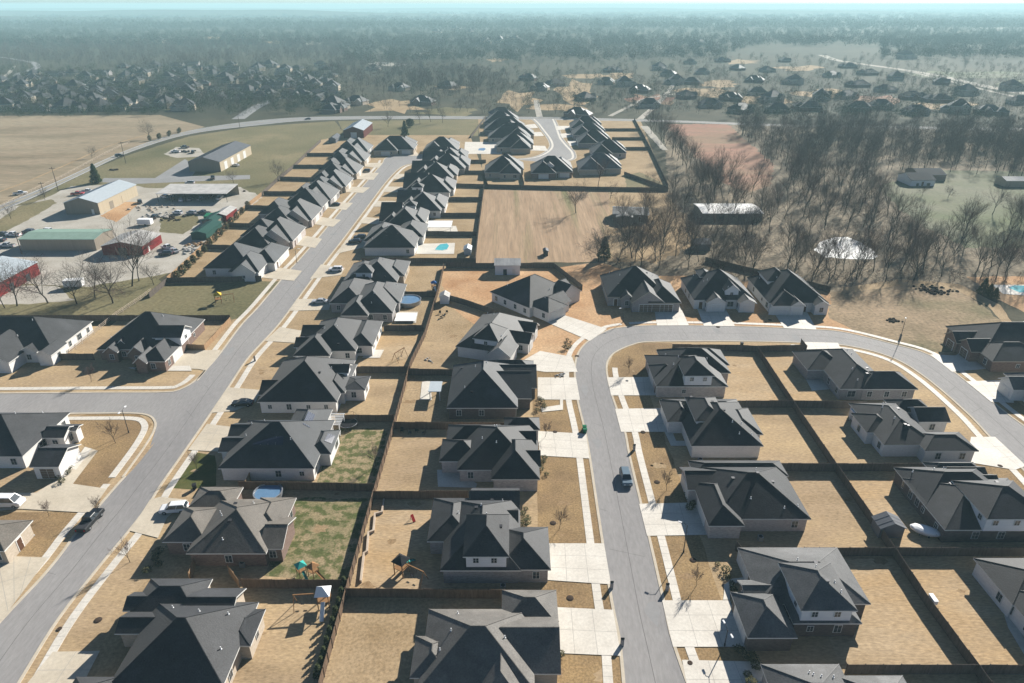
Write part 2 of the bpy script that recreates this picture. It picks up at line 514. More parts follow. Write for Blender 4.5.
# street on the left
we = px([(5, 700), (17, 683), (55.6, 620.7), (96.6, 568), (126, 532.8), (146.5, 506.4), (157.6, 488), (181, 454.7), (201.5, 425.4), (227.7, 387), (248, 357),
         (277.4, 325), (303.7, 289.8), (322.8, 264), (341.8, 240), (367, 206.6), (384.7, 183), (396.4, 170.5), (404, 165.5), (414, 163.2), (427, 162), (450, 161.5)])
ww = px([(-62, 700), (-48, 683), (0, 623.6), (38, 583), (58.6, 559), (79, 531), (101, 505), (120, 483), (137.7, 464), (159.6, 436), (181, 405), (199, 379),
         (218.8, 356), (242, 325), (259.8, 306), (289, 271), (297.7, 262), (317, 240), (345, 206.6), (368.6, 180), (376, 171), (382.5, 163.5), (386, 158), (398, 154.8), (425, 154.5), (450, 154.8)])
ec, wc = prep(we, 160), prep(ww, 160)
strip('road', ec, wc, -.008, M['asphalt'])
def yrange(pts, a, b):
    return [p for p in pts if a <= p.y <= b]
kerb(ec, -1)
walk(yrange(ec, 0, 400), -1)
ja, jb = at(0, 416).y, at(0, 390).y
kerb(yrange(wc, 0, at(0, 474).y), 1)
kerb(yrange(wc, at(0, 383).y, 420), 1)
walk(yrange(wc, 0, at(0, 478).y), 1)
walk(yrange(wc, at(0, 366).y, 400), 1)
# side street with its rounded corners
sb = px([(-260, 415), (0, 413.4), (100, 412.6), (135, 412.6), (150, 415), (156, 421), (156, 428), (150, 440), (140, 455), (124, 477)])
stp = px([(-260, 395), (0, 393.6), (100, 392.8), (165, 392.4), (182, 389), (198, 379), (214, 360)])
sbc, stc = prep(sb, 90), prep(stp, 90)
a0, b0 = at(-260, 415), at(-260, 395)
strip('road', resample(px([(-260, 415), (0, 413.4), (168, 412.6), (190, 412)]), 30), resample(px([(-260, 395), (0, 393.6), (165, 392.4), (210, 392)]), 30), -.0095, M['asphalt'])
area('road', [(165, 392.3), (182, 389), (199, 378), (206, 392), (180, 418), (150, 447), (156, 428), (156, 421), (150, 415), (135, 412.6), (160, 402)], -.0085, M['asphalt'])
kerb(sbc, -1)
kerb(stc[:86], 1)
walk(sbc, -1)
walk(stc[:84], 1)
# street in the upper cul-de-sac
tl = px([(531, 119), (536, 124), (542, 132), (547, 139), (549, 146), (544, 152), (532, 157), (512, 159)])
tr = px([(555.6, 119), (558, 124), (561, 132), (564, 139), (570, 146), (576, 153), (574, 160), (550, 163)])
tlc, trc = prep(tl, 40), prep(tr, 40)
strip('road', tlc, trc, -.008, M['asphalt'])
kerb(tlc, 1)
kerb(trc, -1)
walk(tlc, 1)
walk(trc, -1)
# main road across the back
mt = px([(-400, 330), (-100, 243), (0, 205), (58.6, 180.5), (117, 154), (161, 138), (205, 127.6), (258, 120.5), (310, 117), (408, 116), (540, 117), (664, 120), (790, 124.5), (910, 126.3), (1024, 128), (1500, 131)])
mbt = px([(-400, 352), (-100, 254), (0, 212), (38, 195.5), (84, 173.5), (131.8, 151.5), (190, 134), (258, 125.2), (312, 120.4), (408, 119), (540, 119.6), (664, 122), (790, 126.6), (910, 128.6), (1024, 130.3), (1500, 133.5)])
mtc, mbc = prep(mt, 160), prep(mbt, 160)
strip('road', mtc, mbc, -.007, M['oldasphalt'])
mid = [(a + b) / 2 for a, b in zip(mtc, mbc)]
def lines(z):
    vs, fs = [], []
    mb = MB()
    for o in (-.28, .14):
        a, b = offset(mid, o), offset(mid, o + .14)
        vs = [(p.x, p.y, z) for p in a] + [(p.x, p.y, z) for p in b]
        n = len(a)
        mb.add(vs, [(i, i + 1, n + i + 1, n + i) for i in range(n - 1)])
    return mb
o = lines(-.002).build('road_marking', mat('yellow_road_paint', (.5, .36, .08)))
o['kind'] = 'structure'
for e, s in ((mtc, -.5), (mbc, .5)):
    strip('road_marking', offset(e, s), offset(e, s * 1.5), -.002, M['paint'])
# pale verge path beside the hay field and far roads
vp = prep(px([(-200, 258), (0, 192), (60, 168), (110, 146), (150, 134)]), 40)
strip('path', vp, offset(vp, 1.6), -.02, M['tan2'])
for pts, wd, m in (
    ([(-10, 88), (12, 79), (20, 73), (36, 68), (34, 63), (20, 60), (0, 57)], 9, 'oldasphalt'),
    ([(-10, 82), (2, 78), (10, 72), (14, 66)], 5, 'gravel'),
    ([(238, 119), (258, 106), (285, 95), (310, 84), (330, 74)], 10, 'oldasphalt'),
    ([(822, 55), (836, 60), (862, 64), (905, 70), (940, 76), (985, 86), (1040, 96), (1200, 118)], 14, 'gravel'),
    ([(908, 71), (945, 80), (990, 91), (1040, 102)], 6, 'gravel'),
    ([(640, 119), (656, 105), (668, 92), (676, 80)], 5, 'gravel'),
    ([(610, 116), (630, 106), (648, 98), (690, 92)], 4, 'gravel'),
    ([(540, 118), (538, 110), (536, 100)], 5, 'gravel')):
    c = prep(px(pts), 40)
    strip('road', offset(c, wd / 2), offset(c, -wd / 2), -.012, M[m])
# far clearings among the trees
rr = random.Random(8)
for (u, v, a, b, k) in ((395, 106, 60, 16, 'tan2'), (450, 112, 70, 10, 'green2'), (520, 100, 40, 20, 'tan2'), (575, 92, 50, 22, 'tan2'), (620, 76, 40, 8, 'tan2'),
                        (585, 76, 50, 7, 'tan2'), (650, 100, 50, 12, 'red'), (700, 92, 60, 12, 'tan2'), (760, 100, 70, 10, 'tan2'), (820, 94, 60, 10, 'tan2'), (880, 100, 60, 9, 'red'),
                        (945, 105, 60, 9, 'tan2'), (740, 62, 40, 5, 'tan2'), (720, 84, 40, 7, 'tan2'), (800, 68, 50, 5, 'tan2'), (385, 64, 40, 5, 'gravel'), (430, 54, 30, 3, 'gravel'),
                        (213, 38, 22, 3, 'tan2'), (272, 42, 24, 3, 'tan2'), (315, 43, 30, 3, 'gravel'), (498, 60, 20, 4, 'tan2'), (960, 75, 120, 10, 'meadow'), (1060, 85, 120, 14, 'meadow'),
                        (200, 68, 40, 4, 'gravel'), (35, 80, 30, 8, 'tan2'), (160, 108, 90, 4, 'green2'), (60, 109, 60, 3, 'green2'), (450, 88, 40, 5, 'tan2'), (560, 108, 60, 7, 'tan2'),
                        (1000, 28, 60, 2, 'gravel'), (920, 25, 40, 1.2, 'gravel'), (850, 22, 50, 1, 'gravel'), (460, 28, 20, 1, 'gravel'), (820, 20, 60, 1, 'gravel'),
                        (100, 98, 50, 4, 'tan2'), (230, 78, 40, 3, 'tan2'), (190, 92, 40, 4, 'tan2'), (20, 98, 30, 4, 'tan2'), (300, 90, 30, 5, 'tan2')):
    n = 15
    pts = []
    for i in range(n):
        t = 2 * PI * i / n
        r_ = rr.uniform(.45, 1.15)
        pts.append((u + a * r_ * math.cos(t) * .55, v + b * r_ * math.sin(t) * .55))
    area('field', pts, -.0245 + rr.uniform(0, .002), M[k])

# ---------------------------------------------------------------- driveways and paths
DR = [
 [(546, 322), (562, 314.5), (607, 329), (590, 341)], [(512, 367), (540, 351), (572, 357), (577.5, 372), (545, 372)],
 [(537.7, 377.5), (576, 377.7), (580, 400), (537.7, 399.5)], [(537, 431), (586, 434), (589.5, 458.6), (540, 455.7)],
 [(545, 543.5), (604, 543.5), (611, 584.5), (545, 580)], [(550, 607), (613, 610), (621, 656), (552, 653)],
 [(607, 377.5), (655, 377), (657, 395.5), (611, 395.5)], [(615, 409), (666, 408), (671, 432), (621, 432)],
 [(639, 504), (699, 502.5), (709, 535), (647, 536)], [(662, 600.5), (730, 600.5), (748, 647), (673, 647)],
 [(682, 660), (760, 662), (780, 700), (690, 700)],
 [(654.5, 311), (679, 304), (689, 325.5), (657, 325.7)], [(696, 306), (724, 306), (735, 326.3), (704, 326)], [(772, 310), (806, 310), (816.5, 329.6), (784, 328.2)],
 [(930, 354.5), (955.6, 355.6), (966, 347), (992, 368.6), (962, 371), (952, 372)], [(966, 381.5), (1006, 380), (1014, 403), (991, 402)],
 [(971, 437), (995, 437), (1026, 466), (1015, 470), (966, 462)], [(800, 342), (838, 343), (842, 352), (806, 350)],
 [(53, 652), (100, 651), (80, 690), (22, 690)], [(130, 531), (158, 538), (167, 518), (188, 500), (160, 497), (150, 500)],
 [(188, 450), (207, 424), (232, 427), (222, 452)], [(229, 387.5), (260, 390), (256, 402), (235, 411), (211, 413)],
 [(265, 341), (280, 327), (303, 331), (295, 343)], [(288, 311), (298, 299), (332, 299), (329, 310)], [(310, 279), (321, 264.5), (345, 268), (341, 275)],
 [(336, 254), (347, 238.5), (365, 239), (365, 247)], [(358, 223), (366, 217), (383, 219), (382, 225)], [(372.5, 206.6), (378, 201), (396, 201), (393, 207)],
 [(383, 192), (387.6, 186.6), (408, 187), (406, 192.5)], [(392, 179), (397, 174), (416, 174), (414, 179.5)],
 [(255, 277), (268, 266), (302, 271), (294, 281)], [(286, 243), (296, 234), (322, 239), (315, 248.2)], [(306, 223), (314, 216), (341, 220), (333, 227)],
 [(325, 208), (332, 202), (353, 203), (346, 210)], [(343, 192), (349, 186.6), (370, 187.6), (363, 193)], [(352, 179), (357, 172.5), (379, 173), (373.5, 180)],
 [(360, 166), (364, 163), (383, 163), (379, 168)],
 [(181, 351), (221, 350), (212, 364), (206, 370.5), (197, 369), (174, 369), (162, 368)],
 [(-25, 493), (36, 493), (60, 478), (80, 456), (92, 449), (98, 451), (73, 484), (107, 489), (90, 513), (20, 509), (0, 511), (-40, 511)],
 [(-20, 555), (48, 558), (26, 588), (2, 620), (-30, 622)],
 [(376, 156), (390, 149), (414, 149), (420, 156)], [(516, 145), (545, 146), (548, 151), (514, 150)], [(567, 141), (590, 139), (596, 143), (570, 146)],
 [(560, 134), (576, 132), (582, 136), (562, 138)], [(518, 133), (541, 132), (544, 136), (518, 137)], [(515, 126), (535, 124), (538, 128), (516, 129)], [(556, 126), (572, 126), (574, 129), (558, 130)],
]
def joints(name, segs, z, m='seam', wd=.028):
    mb = MB()
    for a, b in segs:
        d = (b - a).normalized()
        n_ = Vector((-d.y, d.x, 0)) * wd
        mb.add([(q.x, q.y, z) for q in (a - n_, b - n_, b + n_, a + n_)], [(0, 1, 2, 3)])
    o = mb.build(name, M[m])
    o['kind'] = 'structure'
for i, d in enumerate(DR):
    area('driveway', d, .049 + .0004 * i, M['tanconcrete' if d[0][0] < 420 else 'concrete'])
    if len(d) in (4, 5):
        P = px(d)
        sg = []
        n = max(2, round((P[1] - P[0]).length / 3.2))
        for k in range(1, n):
            sg.append((P[0].lerp(P[1], k / n), P[3].lerp(P[2], k / n)))
        n = max(2, round((P[2] - P[1]).length / 3.2))
        for k in range(1, n):
            sg.append((P[1].lerp(P[2], k / n), P[0].lerp(P[3], k / n)))
        joints('driveway_joint', sg, .052 + .0004 * i)
# walks and patios
PT = [[(437, 470), (456, 470), (477, 484), (476, 488), (438, 487)], [(664, 431), (672, 431), (676, 441), (688, 441), (688, 446), (671, 446)],
      [(805, 378), (830, 378), (834, 389), (812, 391)], [(396, 312), (418, 312), (416, 323), (395, 322)], [(422, 382), (430, 381), (432, 400), (420, 400)],
      [(418, 244), (455, 243), (454, 254), (416, 254)], [(992, 285), (1030, 285), (1030, 296), (1003, 294)], [(237, 645), (253, 622), (262, 623), (246, 660)],
      [(465, 142), (500, 142), (502, 154), (464, 154)], [(541, 408), (560, 405), (560, 398), (563, 398), (563, 410), (542, 412)], [(370, 350), (384, 350), (380, 358), (362, 358)],
      [(1002, 597), (1030, 650), (1024, 655), (1008, 628), (1003, 612)], [(724, 594), (724, 585), (732, 579), (748, 577), (748, 580), (736, 583), (730, 590), (730, 600), (723, 600)],
      [(85, 447), (92, 449), (84, 460), (76, 470), (70, 468)], [(160, 366), (190, 366), (192, 371), (140, 371), (128, 368)], [(422, 226), (456, 226), (458, 232), (424, 232)]]
for i, d in enumerate(PT):
    area('patio', d, .065 + .0005 * i, M['concrete'])
for sg, z in WJ:
    joints('pavement_joint', sg, z + .003)
# centre joint and crack sealing in the two streets
rr = random.Random(2)
for a_, b_ in ((oc, ic), (ec, wc)):
    c = [(p + q) / 2 for p, q in zip(a_, b_)]
    strip('road_joint', c, offset(c, .08), -.004, M['crack'])
    sg = []
    for i in range(4, len(a_) - 4, 5):
        if rr.random() < .7:
            t0, t1 = sorted((rr.random(), rr.random()))
            sg.append((a_[i].lerp(b_[i], t0), a_[min(i + rr.randint(0, 1), len(a_) - 1)].lerp(b_[i], t1)))
    joints('road_joint', [q for q in sg if (q[1] - q[0]).length > .5], -.0035, 'crack')
    for i in range(8, len(a_) - 8, 11):
        m_ = a_[i].lerp(b_[i], rr.uniform(.2, .8))
        pts = [m_ + Vector((rr.uniform(.5, 1.4) * math.cos(t), rr.uniform(1.0, 3.2) * math.sin(t), 0)) for t in (0, .8, 1.6, 2.4, 3.2, 4, 4.8, 5.6)]
        area('road_patch', pts, -.0055, M['oldasphalt'] if rr.random() < .6 else M['asphalt'], world=True)
# each back yard keeps its own turf
sx = .78 * H
Ys = [at(0, v).y for v in (352, 408, 471, 556, 674)]
rr = random.Random(12)
for i in range(4):
    for x0, x1 in ((44.5, sx - .4), (sx + .4, 84)):
        y0, y1 = Ys[i + 1] + .5, Ys[i] - .5
        area('lawn', [(x0, y0, 0), (x1, y0, 0), (x1, y1, 0), (x0, y1, 0)], -.0225 + .0002 * i, M[rr.choice(('straw', 'straw', 'tan'))], world=True, jag=.2, seed=i)
Ys = [at(0, v).y for v in (300, 330, 373, 429, 499, 597, 720)]
for i in range(6):
    y0, y1 = Ys[i + 1] + .4, Ys[i] - .4
    if i >= 2:
        area('lawn', [(-24.6, y0, 0), (-7, y0, 0), (-7, y1, 0), (-24.6, y1, 0)], -.0228 + .0002 * i, M[('tan', 'dirt', 'tan2', 'tan', 'straw', 'tan2')[i]], world=True, jag=.2, seed=i)
    if i < 3:
        area('lawn', [(-42, y0, 0), (-25.6, y0, 0), (-25.6, y1, 0), (-42, y1, 0)], -.0228 + .0002 * i, M[('tan2', 'straw', 'tan')[i]], world=True, jag=.2, seed=i)
# worn spots and soil patches with shapes of their own
for i in range(70):
    if i % 2:
        c = Vector((rr.choice((rr.uniform(45, 61), rr.uniform(64, 82), rr.uniform(-24, -12), rr.uniform(-40, -27))), rr.uniform(50, 170), 0))
    else:
        c = Vector((rr.choice((rr.uniform(6, 13), rr.uniform(26, 31), rr.uniform(-62, -58))), rr.uniform(50, 165), 0))
    a0_, s_ = rr.uniform(0, 6), rr.uniform(.3, 1.5)
    pts = [c + Vector((s_ * rr.uniform(.4, 1.3) * math.cos(a0_ + t), s_ * rr.uniform(.3, 1.0) * math.sin(a0_ + t), 0)) for t in [k * .52 for k in range(12)]]
    area('worn_patch', pts, -.0205, M[rr.choice(('worn', 'worn', 'tan', 'tan2'))], world=True)
# ================================================================ HOUSES
def win_mesh(w=1.0, h=1.35):
    mb = MB()
    mb.box(-w / 2 - .08, w / 2 + .08, -.07, .02, -h / 2 - .08, h / 2 + .08, 0)
    mb.box(-w / 2, -.03, -.085, -.06, -h / 2, -.02, 1)
    mb.box(.03, w / 2, -.085, -.06, -h / 2, -.02, 1)
    mb.box(-w / 2, -.03, -.085, -.06, .02, h / 2, 1)
    mb.box(.03, w / 2, -.085, -.06, .02, h / 2, 1)
    return mb.mesh('window', [M['frame'], M['glass']])
WIN = win_mesh()
WINL = win_mesh(1.7, 1.5)
WINS = win_mesh(.8, .9)
def gar_mesh(w, m):
    mb = MB()
    mb.box(-w / 2 - .12, w / 2 + .12, -.05, .02, 0, 2.35, 0)
    for r in range(4):
        for c in range(4 if w > 3 else 2):
            n = 4 if w > 3 else 2
            a = -w / 2 + c * w / n
            mb.box(a + .04, a + w / n - .04, -.085, -.04, .04 + r * .55, .54 + r * .55, 1)
    return mb.mesh('garage_door', [M['frame'], m])
GAR = {('w', 1): gar_mesh(4.9, M['garage']), ('w', 0): gar_mesh(2.6, M['garage']), ('b', 1): gar_mesh(4.9, M['brown_garage']), ('b', 0): gar_mesh(2.6, M['brown_garage'])}
DOOR = MB().box(-.65, .65, -.05, .02, 0, 2.3, 0).box(-.5, .5, -.08, -.04, .02, 2.15, 1).box(.36, .42, -.11, -.07, .95, 1.1, 0).mesh('door', [M['frame'], M['door']])
VENT = MB().tube((0, 0, -.3), (0, 0, .45), .07, .07, 8).tube((0, 0, .0), (0, 0, .05), .16, .09, 8).mesh('vent_pipe', [M['plastic_white']])
BOXV = MB().box(-.22, .22, -.22, .22, -.1, .12).box(-.28, .28, -.28, .28, .12, .2).mesh('roof_vent', [M['darksteel']])

class Vol:
    def __init__(s, x0, x1, y0, y1, ze=3.0, kind='hip', p=.62, zb=0.0):
        s.x0, s.x1, s.y0, s.y1, s.ze, s.kind, s.p, s.zb = min(x0, x1), max(x0, x1), min(y0, y1), max(y0, y1), ze, kind, p, zb

    def top(s, x, y):
        """roof height over a point, None outside"""
        if not (s.x0 <= x <= s.x1 and s.y0 <= y <= s.y1):
            return None
        dx = min(x - s.x0, s.x1 - x)
        dy = min(y - s.y0, s.y1 - y)
        d = {'hip': min(dx, dy), 'gx': dy, 'gy': dx}[s.kind]
        return s.ze + d * s.p

def V(l, r, f, b=None, kind='hip', p=.62, ze=3.0, zb=0.0, dep=None):
    """volume from the surveyed eave lines: left, right, front and back"""
    L = at(l, f, ze) if not isinstance(l, tuple) else at(*l, ze)
    Rr = at(r, f, ze) if not isinstance(r, tuple) else at(*r, ze)
    y0 = at(512, f, ze).y
    y1 = min(at(512, b, ze).y, y0 + 20.5 if f > 300 else y0 + 18) if dep is None else y0 + dep
    return Vol(L.x, Rr.x, y0, y1, ze, kind, p, zb)

OV = .42
def roof_mb(mb, v, j):
    x0, x1, y0, y1, z, p = v.x0, v.x1, v.y0, v.y1, v.ze + .006 * j, v.p
    w_, d_ = x1 - x0, y1 - y0
    fb = z - .2
    if v.kind == 'hip':
        h = min(w_, d_) / 2
        if w_ > d_:
            a, b = (x0 + h, (y0 + y1) / 2), (x1 - h, (y0 + y1) / 2)
        else:
            a, b = ((x0 + x1) / 2, y0 + h), ((x0 + x1) / 2, y1 - h)
        zt = z + h * p
        vs = [(x0, y0, z), (x1, y0, z), (x1, y1, z), (x0, y1, z), (*a, zt), (*b, zt)]
        if w_ > d_:
            fs = [(0, 1, 5, 4), (1, 2, 5), (2, 3, 4, 5), (3, 0, 4)]
        else:
            fs = [(0, 1, 4), (1, 2, 5, 4), (2, 3, 5), (3, 0, 4, 5)]
        mb.add(vs, fs, 0)
        vs = [(x0, y0, z), (x1, y0, z), (x1, y1, z), (x0, y1, z), (x0, y0, fb), (x1, y0, fb), (x1, y1, fb), (x0, y1, fb)]
        mb.add(vs, [(0, 4, 5, 1), (1, 5, 6, 2), (2, 6, 7, 3), (3, 7, 4, 0), (7, 6, 5, 4)], 1)
        # ridge caps
        for i, (cx, cy, e) in enumerate(((x0, y0, a), (x1, y0, b if w_ > d_ else a), (x1, y1, b), (x0, y1, a if w_ > d_ else b))):
            mb.tube((cx, cy, z + .0), (*e, zt + .0), .07, .07, 4, 0, False)
        mb.tube((*a, zt), (*b, zt), .08, .08, 4, 0, False)
    else:
        t = .2
        if v.kind == 'gy':
            m = (x0 + x1) / 2
            h = (x1 - x0) / 2
            prof = [(x0, z), (m, z + h * p), (x1, z)]
            pt = lambda q, y: (q[0], y, q[1])
            e0, e1 = y0, y1
        else:
            m = (y0 + y1) / 2
            h = (y1 - y0) / 2
            prof = [(y0, z), (m, z + h * p), (y1, z)]
            pt = lambda q, x: (x, q[0], q[1])
            e0, e1 = x0, x1
        lowp = [(q[0], q[1] - t) for q in prof]
        for i in (0, 1):
            vs = [pt(prof[i], e0), pt(prof[i + 1], e0), pt(prof[i + 1], e1), pt(prof[i], e1),
                  pt(lowp[i], e0), pt(lowp[i + 1], e0), pt(lowp[i + 1], e1), pt(lowp[i], e1)]
            mb.add(vs, [(0, 1, 2, 3)], 0)
            mb.add(vs, [(7, 6, 5, 4), (0, 4, 5, 1), (2, 6, 7, 3), (3, 7, 4, 0), (1, 5, 6, 2)], 1)
        mb.tube(pt(prof[1], e0), pt(prof[1], e1), .08, .08, 4, 0, False)

def wall_mb(mb, v, j):
    o = OV + .004 * j
    x0, x1, y0, y1 = v.x0 + o, v.x1 - o, v.y0 + o, v.y1 - o
    z0, z1 = v.zb - (.0 if v.zb else .3), v.ze - .19 + .0011 * j
    if v.kind == 'hip':
        mb.box(x0, x1, y0, y1, z0, z1)
        return
    rise = lambda d: d * v.p
    if v.kind == 'gy':
        m = (x0 + x1) / 2
        zt = z1 + rise((v.x1 - v.x0) / 2) - .05
        zs = z1 + rise(o) - .02
        prof = [(x0, z0), (x1, z0), (x1, zs), (m, zt), (x0, zs)]
        vs = [(q[0], y0, q[1]) for q in prof] + [(q[0], y1, q[1]) for q in prof]
        fs = [(0, 1, 2, 3, 4), (9, 8, 7, 6, 5)] + [(i, i + 5, (i + 1) % 5 + 5, (i + 1) % 5) for i in range(5)]
    else:
        m = (y0 + y1) / 2
        zt = z1 + rise((v.y1 - v.y0) / 2) - .05
        zs = z1 + rise(o) - .02
        prof = [(y0, z0), (y1, z0), (y1, zs), (m, zt), (y0, zs)]
        vs = [(x0, q[0], q[1]) for q in prof] + [(x1, q[0], q[1]) for q in prof]
        fs = [(4, 3, 2, 1, 0), (5, 6, 7, 8, 9)] + [((i + 1) % 5, (i + 1) % 5 + 5, i + 5, i) for i in range(5)]
    mb.add(vs, fs)

SIDES = {'-y': (0, -1, 0), '+x': (1, 0, PI / 2), '+y': (0, 1, PI), '-x': (-1, 0, -PI / 2)}
HOUSES = []
def house(label, vols, wall='white', roof='black', face='-x', siding=None, trim='trim', gar='w', detail=2, loc=None, rot=0, seed=0, garage=True, name='house', group=None, ngar=2, door=True):
    rr = random.Random(seed + len(HOUSES) * 7)
    if loc is None:
        a = vols[0]
        loc = Vector(((a.x0 + a.x1) / 2, (a.y0 + a.y1) / 2, 0))
        for v in vols:
            v.x0 -= loc.x; v.x1 -= loc.x; v.y0 -= loc.y; v.y1 -= loc.y
    root = thing(name, label, 'house', loc, rot, group)
    HOUSES.append((root, vols))
    rm, w0, w1 = MB(), MB(), MB()
    for j, v in enumerate(vols):
        roof_mb(rm, v, j)
        wall_mb(w1 if (siding and v.zb > 0) else w0, v, j)
    ro = rm.build('roof', [ROOF[roof], M[trim]], root)
    w0.build('wall', WALL[wall], root)
    if w1.v:
        w1.build('wall', M[siding], root)['label'] = 'pale siding of the upper storey'
    if detail == 0:
        return root

    def covered(x, y, z, skip):
        for k, q in enumerate(vols):
            if k == skip:
                continue
            if q.x0 + OV - .25 < x < q.x1 - OV + .25 and q.y0 + OV - .25 < y < q.y1 - OV + .25 and z < q.ze and z > q.zb - .5:
                return True
            t = q.top(x, y)
            if t is not None and z > q.ze - .3 and z - .6 < t:
                return True
        return False
    # garage doors on the street face: the two widest walls standing farthest out
    used = []
    if garage and detail >= 1:
        dx, dy, rz = SIDES[face]
        cand = []
        for j, v in enumerate(vols):
            if v.zb > 0:
                continue
            L = (v.y1 - v.y0) if dx else (v.x1 - v.x0)
            e = (v.x1 if dx > 0 else -v.x0) if dx else (v.y1 if dy > 0 else -v.y0)
            if L > 4.2:
                cand.append((e - (0 if L > 6 else 1.5), j, L))
        cand.sort(reverse=True)
        n = 0
        for e, j, L in cand:
            v = vols[j]
            big = 1 if L > 6.6 else 0
            for sgn in (0, .3, -.3):
                if dx:
                    px_ = v.x1 - OV if dx > 0 else v.x0 + OV
                    py_ = (v.y0 + v.y1) / 2 + sgn * L
                else:
                    px_ = (v.x0 + v.x1) / 2 + sgn * L
                    py_ = v.y1 - OV if dy > 0 else v.y0 + OV
                wd = 4.9 if big else 2.6
                if any(covered(px_ + dx * .6 + (0 if dx else q), py_ + dy * .6 + (q if dx else 0), 1.2, j) for q in (-wd / 2, 0, wd / 2)):
                    continue
                o = put('garage_door', GAR[(gar, big)], root, (px_ + dx * .012, py_ + dy * .012, .06), rz)
                used.append((px_, py_, wd / 2 + .8))
                n += 1
                break
            if n >= ngar:
                break
    # door and windows
    had = not door
    for j, v in enumerate(vols):
        for sd_, (dx, dy, rz) in SIDES.items():
            L = (v.y1 - v.y0) if dx else (v.x1 - v.x0)
            L -= 2 * OV
            if L < 2.2:
                continue
            n = max(1, int(L / (3.0 if v.zb > 0 else 3.6 if detail > 1 else 5)))
            zc = v.zb + (1.55 if v.zb == 0 else (v.ze - v.zb - .25) / 2 + .35)
            if v.zb > 0:
                zc = v.ze - 1.05
            for k in range(n):
                t = -L / 2 + L * (k + .5) / n + (rr.uniform(-.35, .35) if n > 1 else 0)
                if dx:
                    x, y = (v.x1 - OV if dx > 0 else v.x0 + OV), (v.y0 + v.y1) / 2 + t
                else:
                    x, y = (v.x0 + v.x1) / 2 + t, (v.y1 - OV if dy > 0 else v.y0 + OV)
                if covered(x + dx * .7, y + dy * .7, zc, j) or any(abs(x - a) + abs(y - b) < c for a, b, c in used):
                    continue
                if sd_ == face and not had and v.zb == 0:
                    put('door', DOOR, root, (x + dx * .012, y + dy * .012, .05), rz)
                    had = True
                    continue
                if v.zb == 0 and rr.random() < (.38 if detail > 1 else .4):
                    continue
                me = WINS if (v.zb > 0 or rr.random() < .2) else (WINL if rr.random() < .08 else WIN)
                put('window', me, root, (x + dx * .012, y + dy * .012, zc), rz)
    if detail > 1:
        v = vols[0]
        for k in range(rr.randint(4, 7)):
            x, y = rr.uniform(v.x0 + 1.5, v.x1 - 1.5), rr.uniform(v.y0 + 1.5, v.y1 - 1.5)
            z = max(q.top(x, y) or 0 for q in vols)
            put('vent_pipe' if k < 4 else 'roof_vent', VENT if k < 4 else BOXV, ro, (x, y, z))
    return root

def panel_on(root, name, pts, m, lift=.09):
    """a flat box lying on the roof: pts in px, solved on the roof surface of the house"""
    vols = [v for r, v in HOUSES if r == root][0]
    P = []
    for u, v_ in pts:
        best = None
        for k in range(260):
            z = 12 - k * .04
            q = at(u, v_, z) - root.location
            t = max([a.top(q.x, q.y) or 0 for a in vols])
            if t >= z:
                best = Vector((q.x, q.y, z))
                break
        if best is None:
            return
        P.append(best)
    n = (P[1] - P[0]).cross(P[2] - P[0]).normalized()
    if n.z < 0:
        n = -n
    top = [p + n * lift for p in P]
    lowr = [p + n * (lift - .05) for p in P]
    mb = MB().add(top + lowr, [(0, 1, 2, 3), (7, 6, 5, 4), (0, 4, 5, 1), (1, 5, 6, 2), (2, 6, 7, 3), (3, 7, 4, 0)])
    for k in range(1, 4):
        a, b = top[0].lerp(top[1], k / 4) + n * .004, top[3].lerp(top[2], k / 4) + n * .004
        mb.tube(a, b, .025, .025, 4, 1)
    return mb.build(name, [m, M['steel']], root)

# ---- between the two streets, fronts to the right-hand street
house('nearest grey-lit house at the bottom edge with many stepped hips', [
    V((427, 622), (533, 634), 690, 609), V((478, 672), (524, 672), 705, 632, p=.75), V((411, 668), (452, 668), 678, 636),
    V((502, 590), (557, 600), 626, 590), V((500, 632), (559, 645), 674, 614, 'gx', .6)], 'tan', 'weathered', '+x', gar='b')
house('house with white upper box of two windows facing the camera, above grey brick', [
    V((440, 570), (521, 566), 570.5, 499, p=.62), V((427, 540), (475, 540), 541.5, 498, p=.55), V((497, 560), (550, 556), 569.8, 527, p=.6),
    V((470, 510), (520, 510), 510.5, 488, 'gx', .6), V((480, 525), (518.5, 525), 525.5, 508, 'gx', .6), V((469, 495), (513, 495), 506, 491),
    V(462.7, 509, 557, dep=9.5, ze=5.7, zb=3.0, p=.85)], 'grey', 'char', '+x', 'siding')
house('wide brick house with covered patio, second below the tall grey hip', [
    V((457, 470), (536, 462), 470, 425, p=.6), V((491, 479), (540, 479), 479.4, 440, p=.72), V((439, 461), (482, 461), 461.5, 439, p=.6),
    V((446, 440), (500, 440), 446, 424.5, p=.6), V((505, 447), (536.5, 447), 447.5, 431, 'gx', .65), V((505, 467), (541, 467), 467, 450, 'gx', .65), V((504, 424), (540, 428), 430, 417.5)], 'pale', 'black', '+x')
house('dark brick house with one tall blue-grey pyramid hip', [
    V((446.5, 408), (518, 406), 408, 365, p=.68), V((480, 397), (532, 397), 398.5, 370, 'gx', .5), V((495, 387), (537, 387), 388, 364, 'gx', .5), V((486, 366), (534, 367), 373, 361)], 'dark', 'slate', '+x', gar='b')
p0 = at(455.4, 346.4, 3)
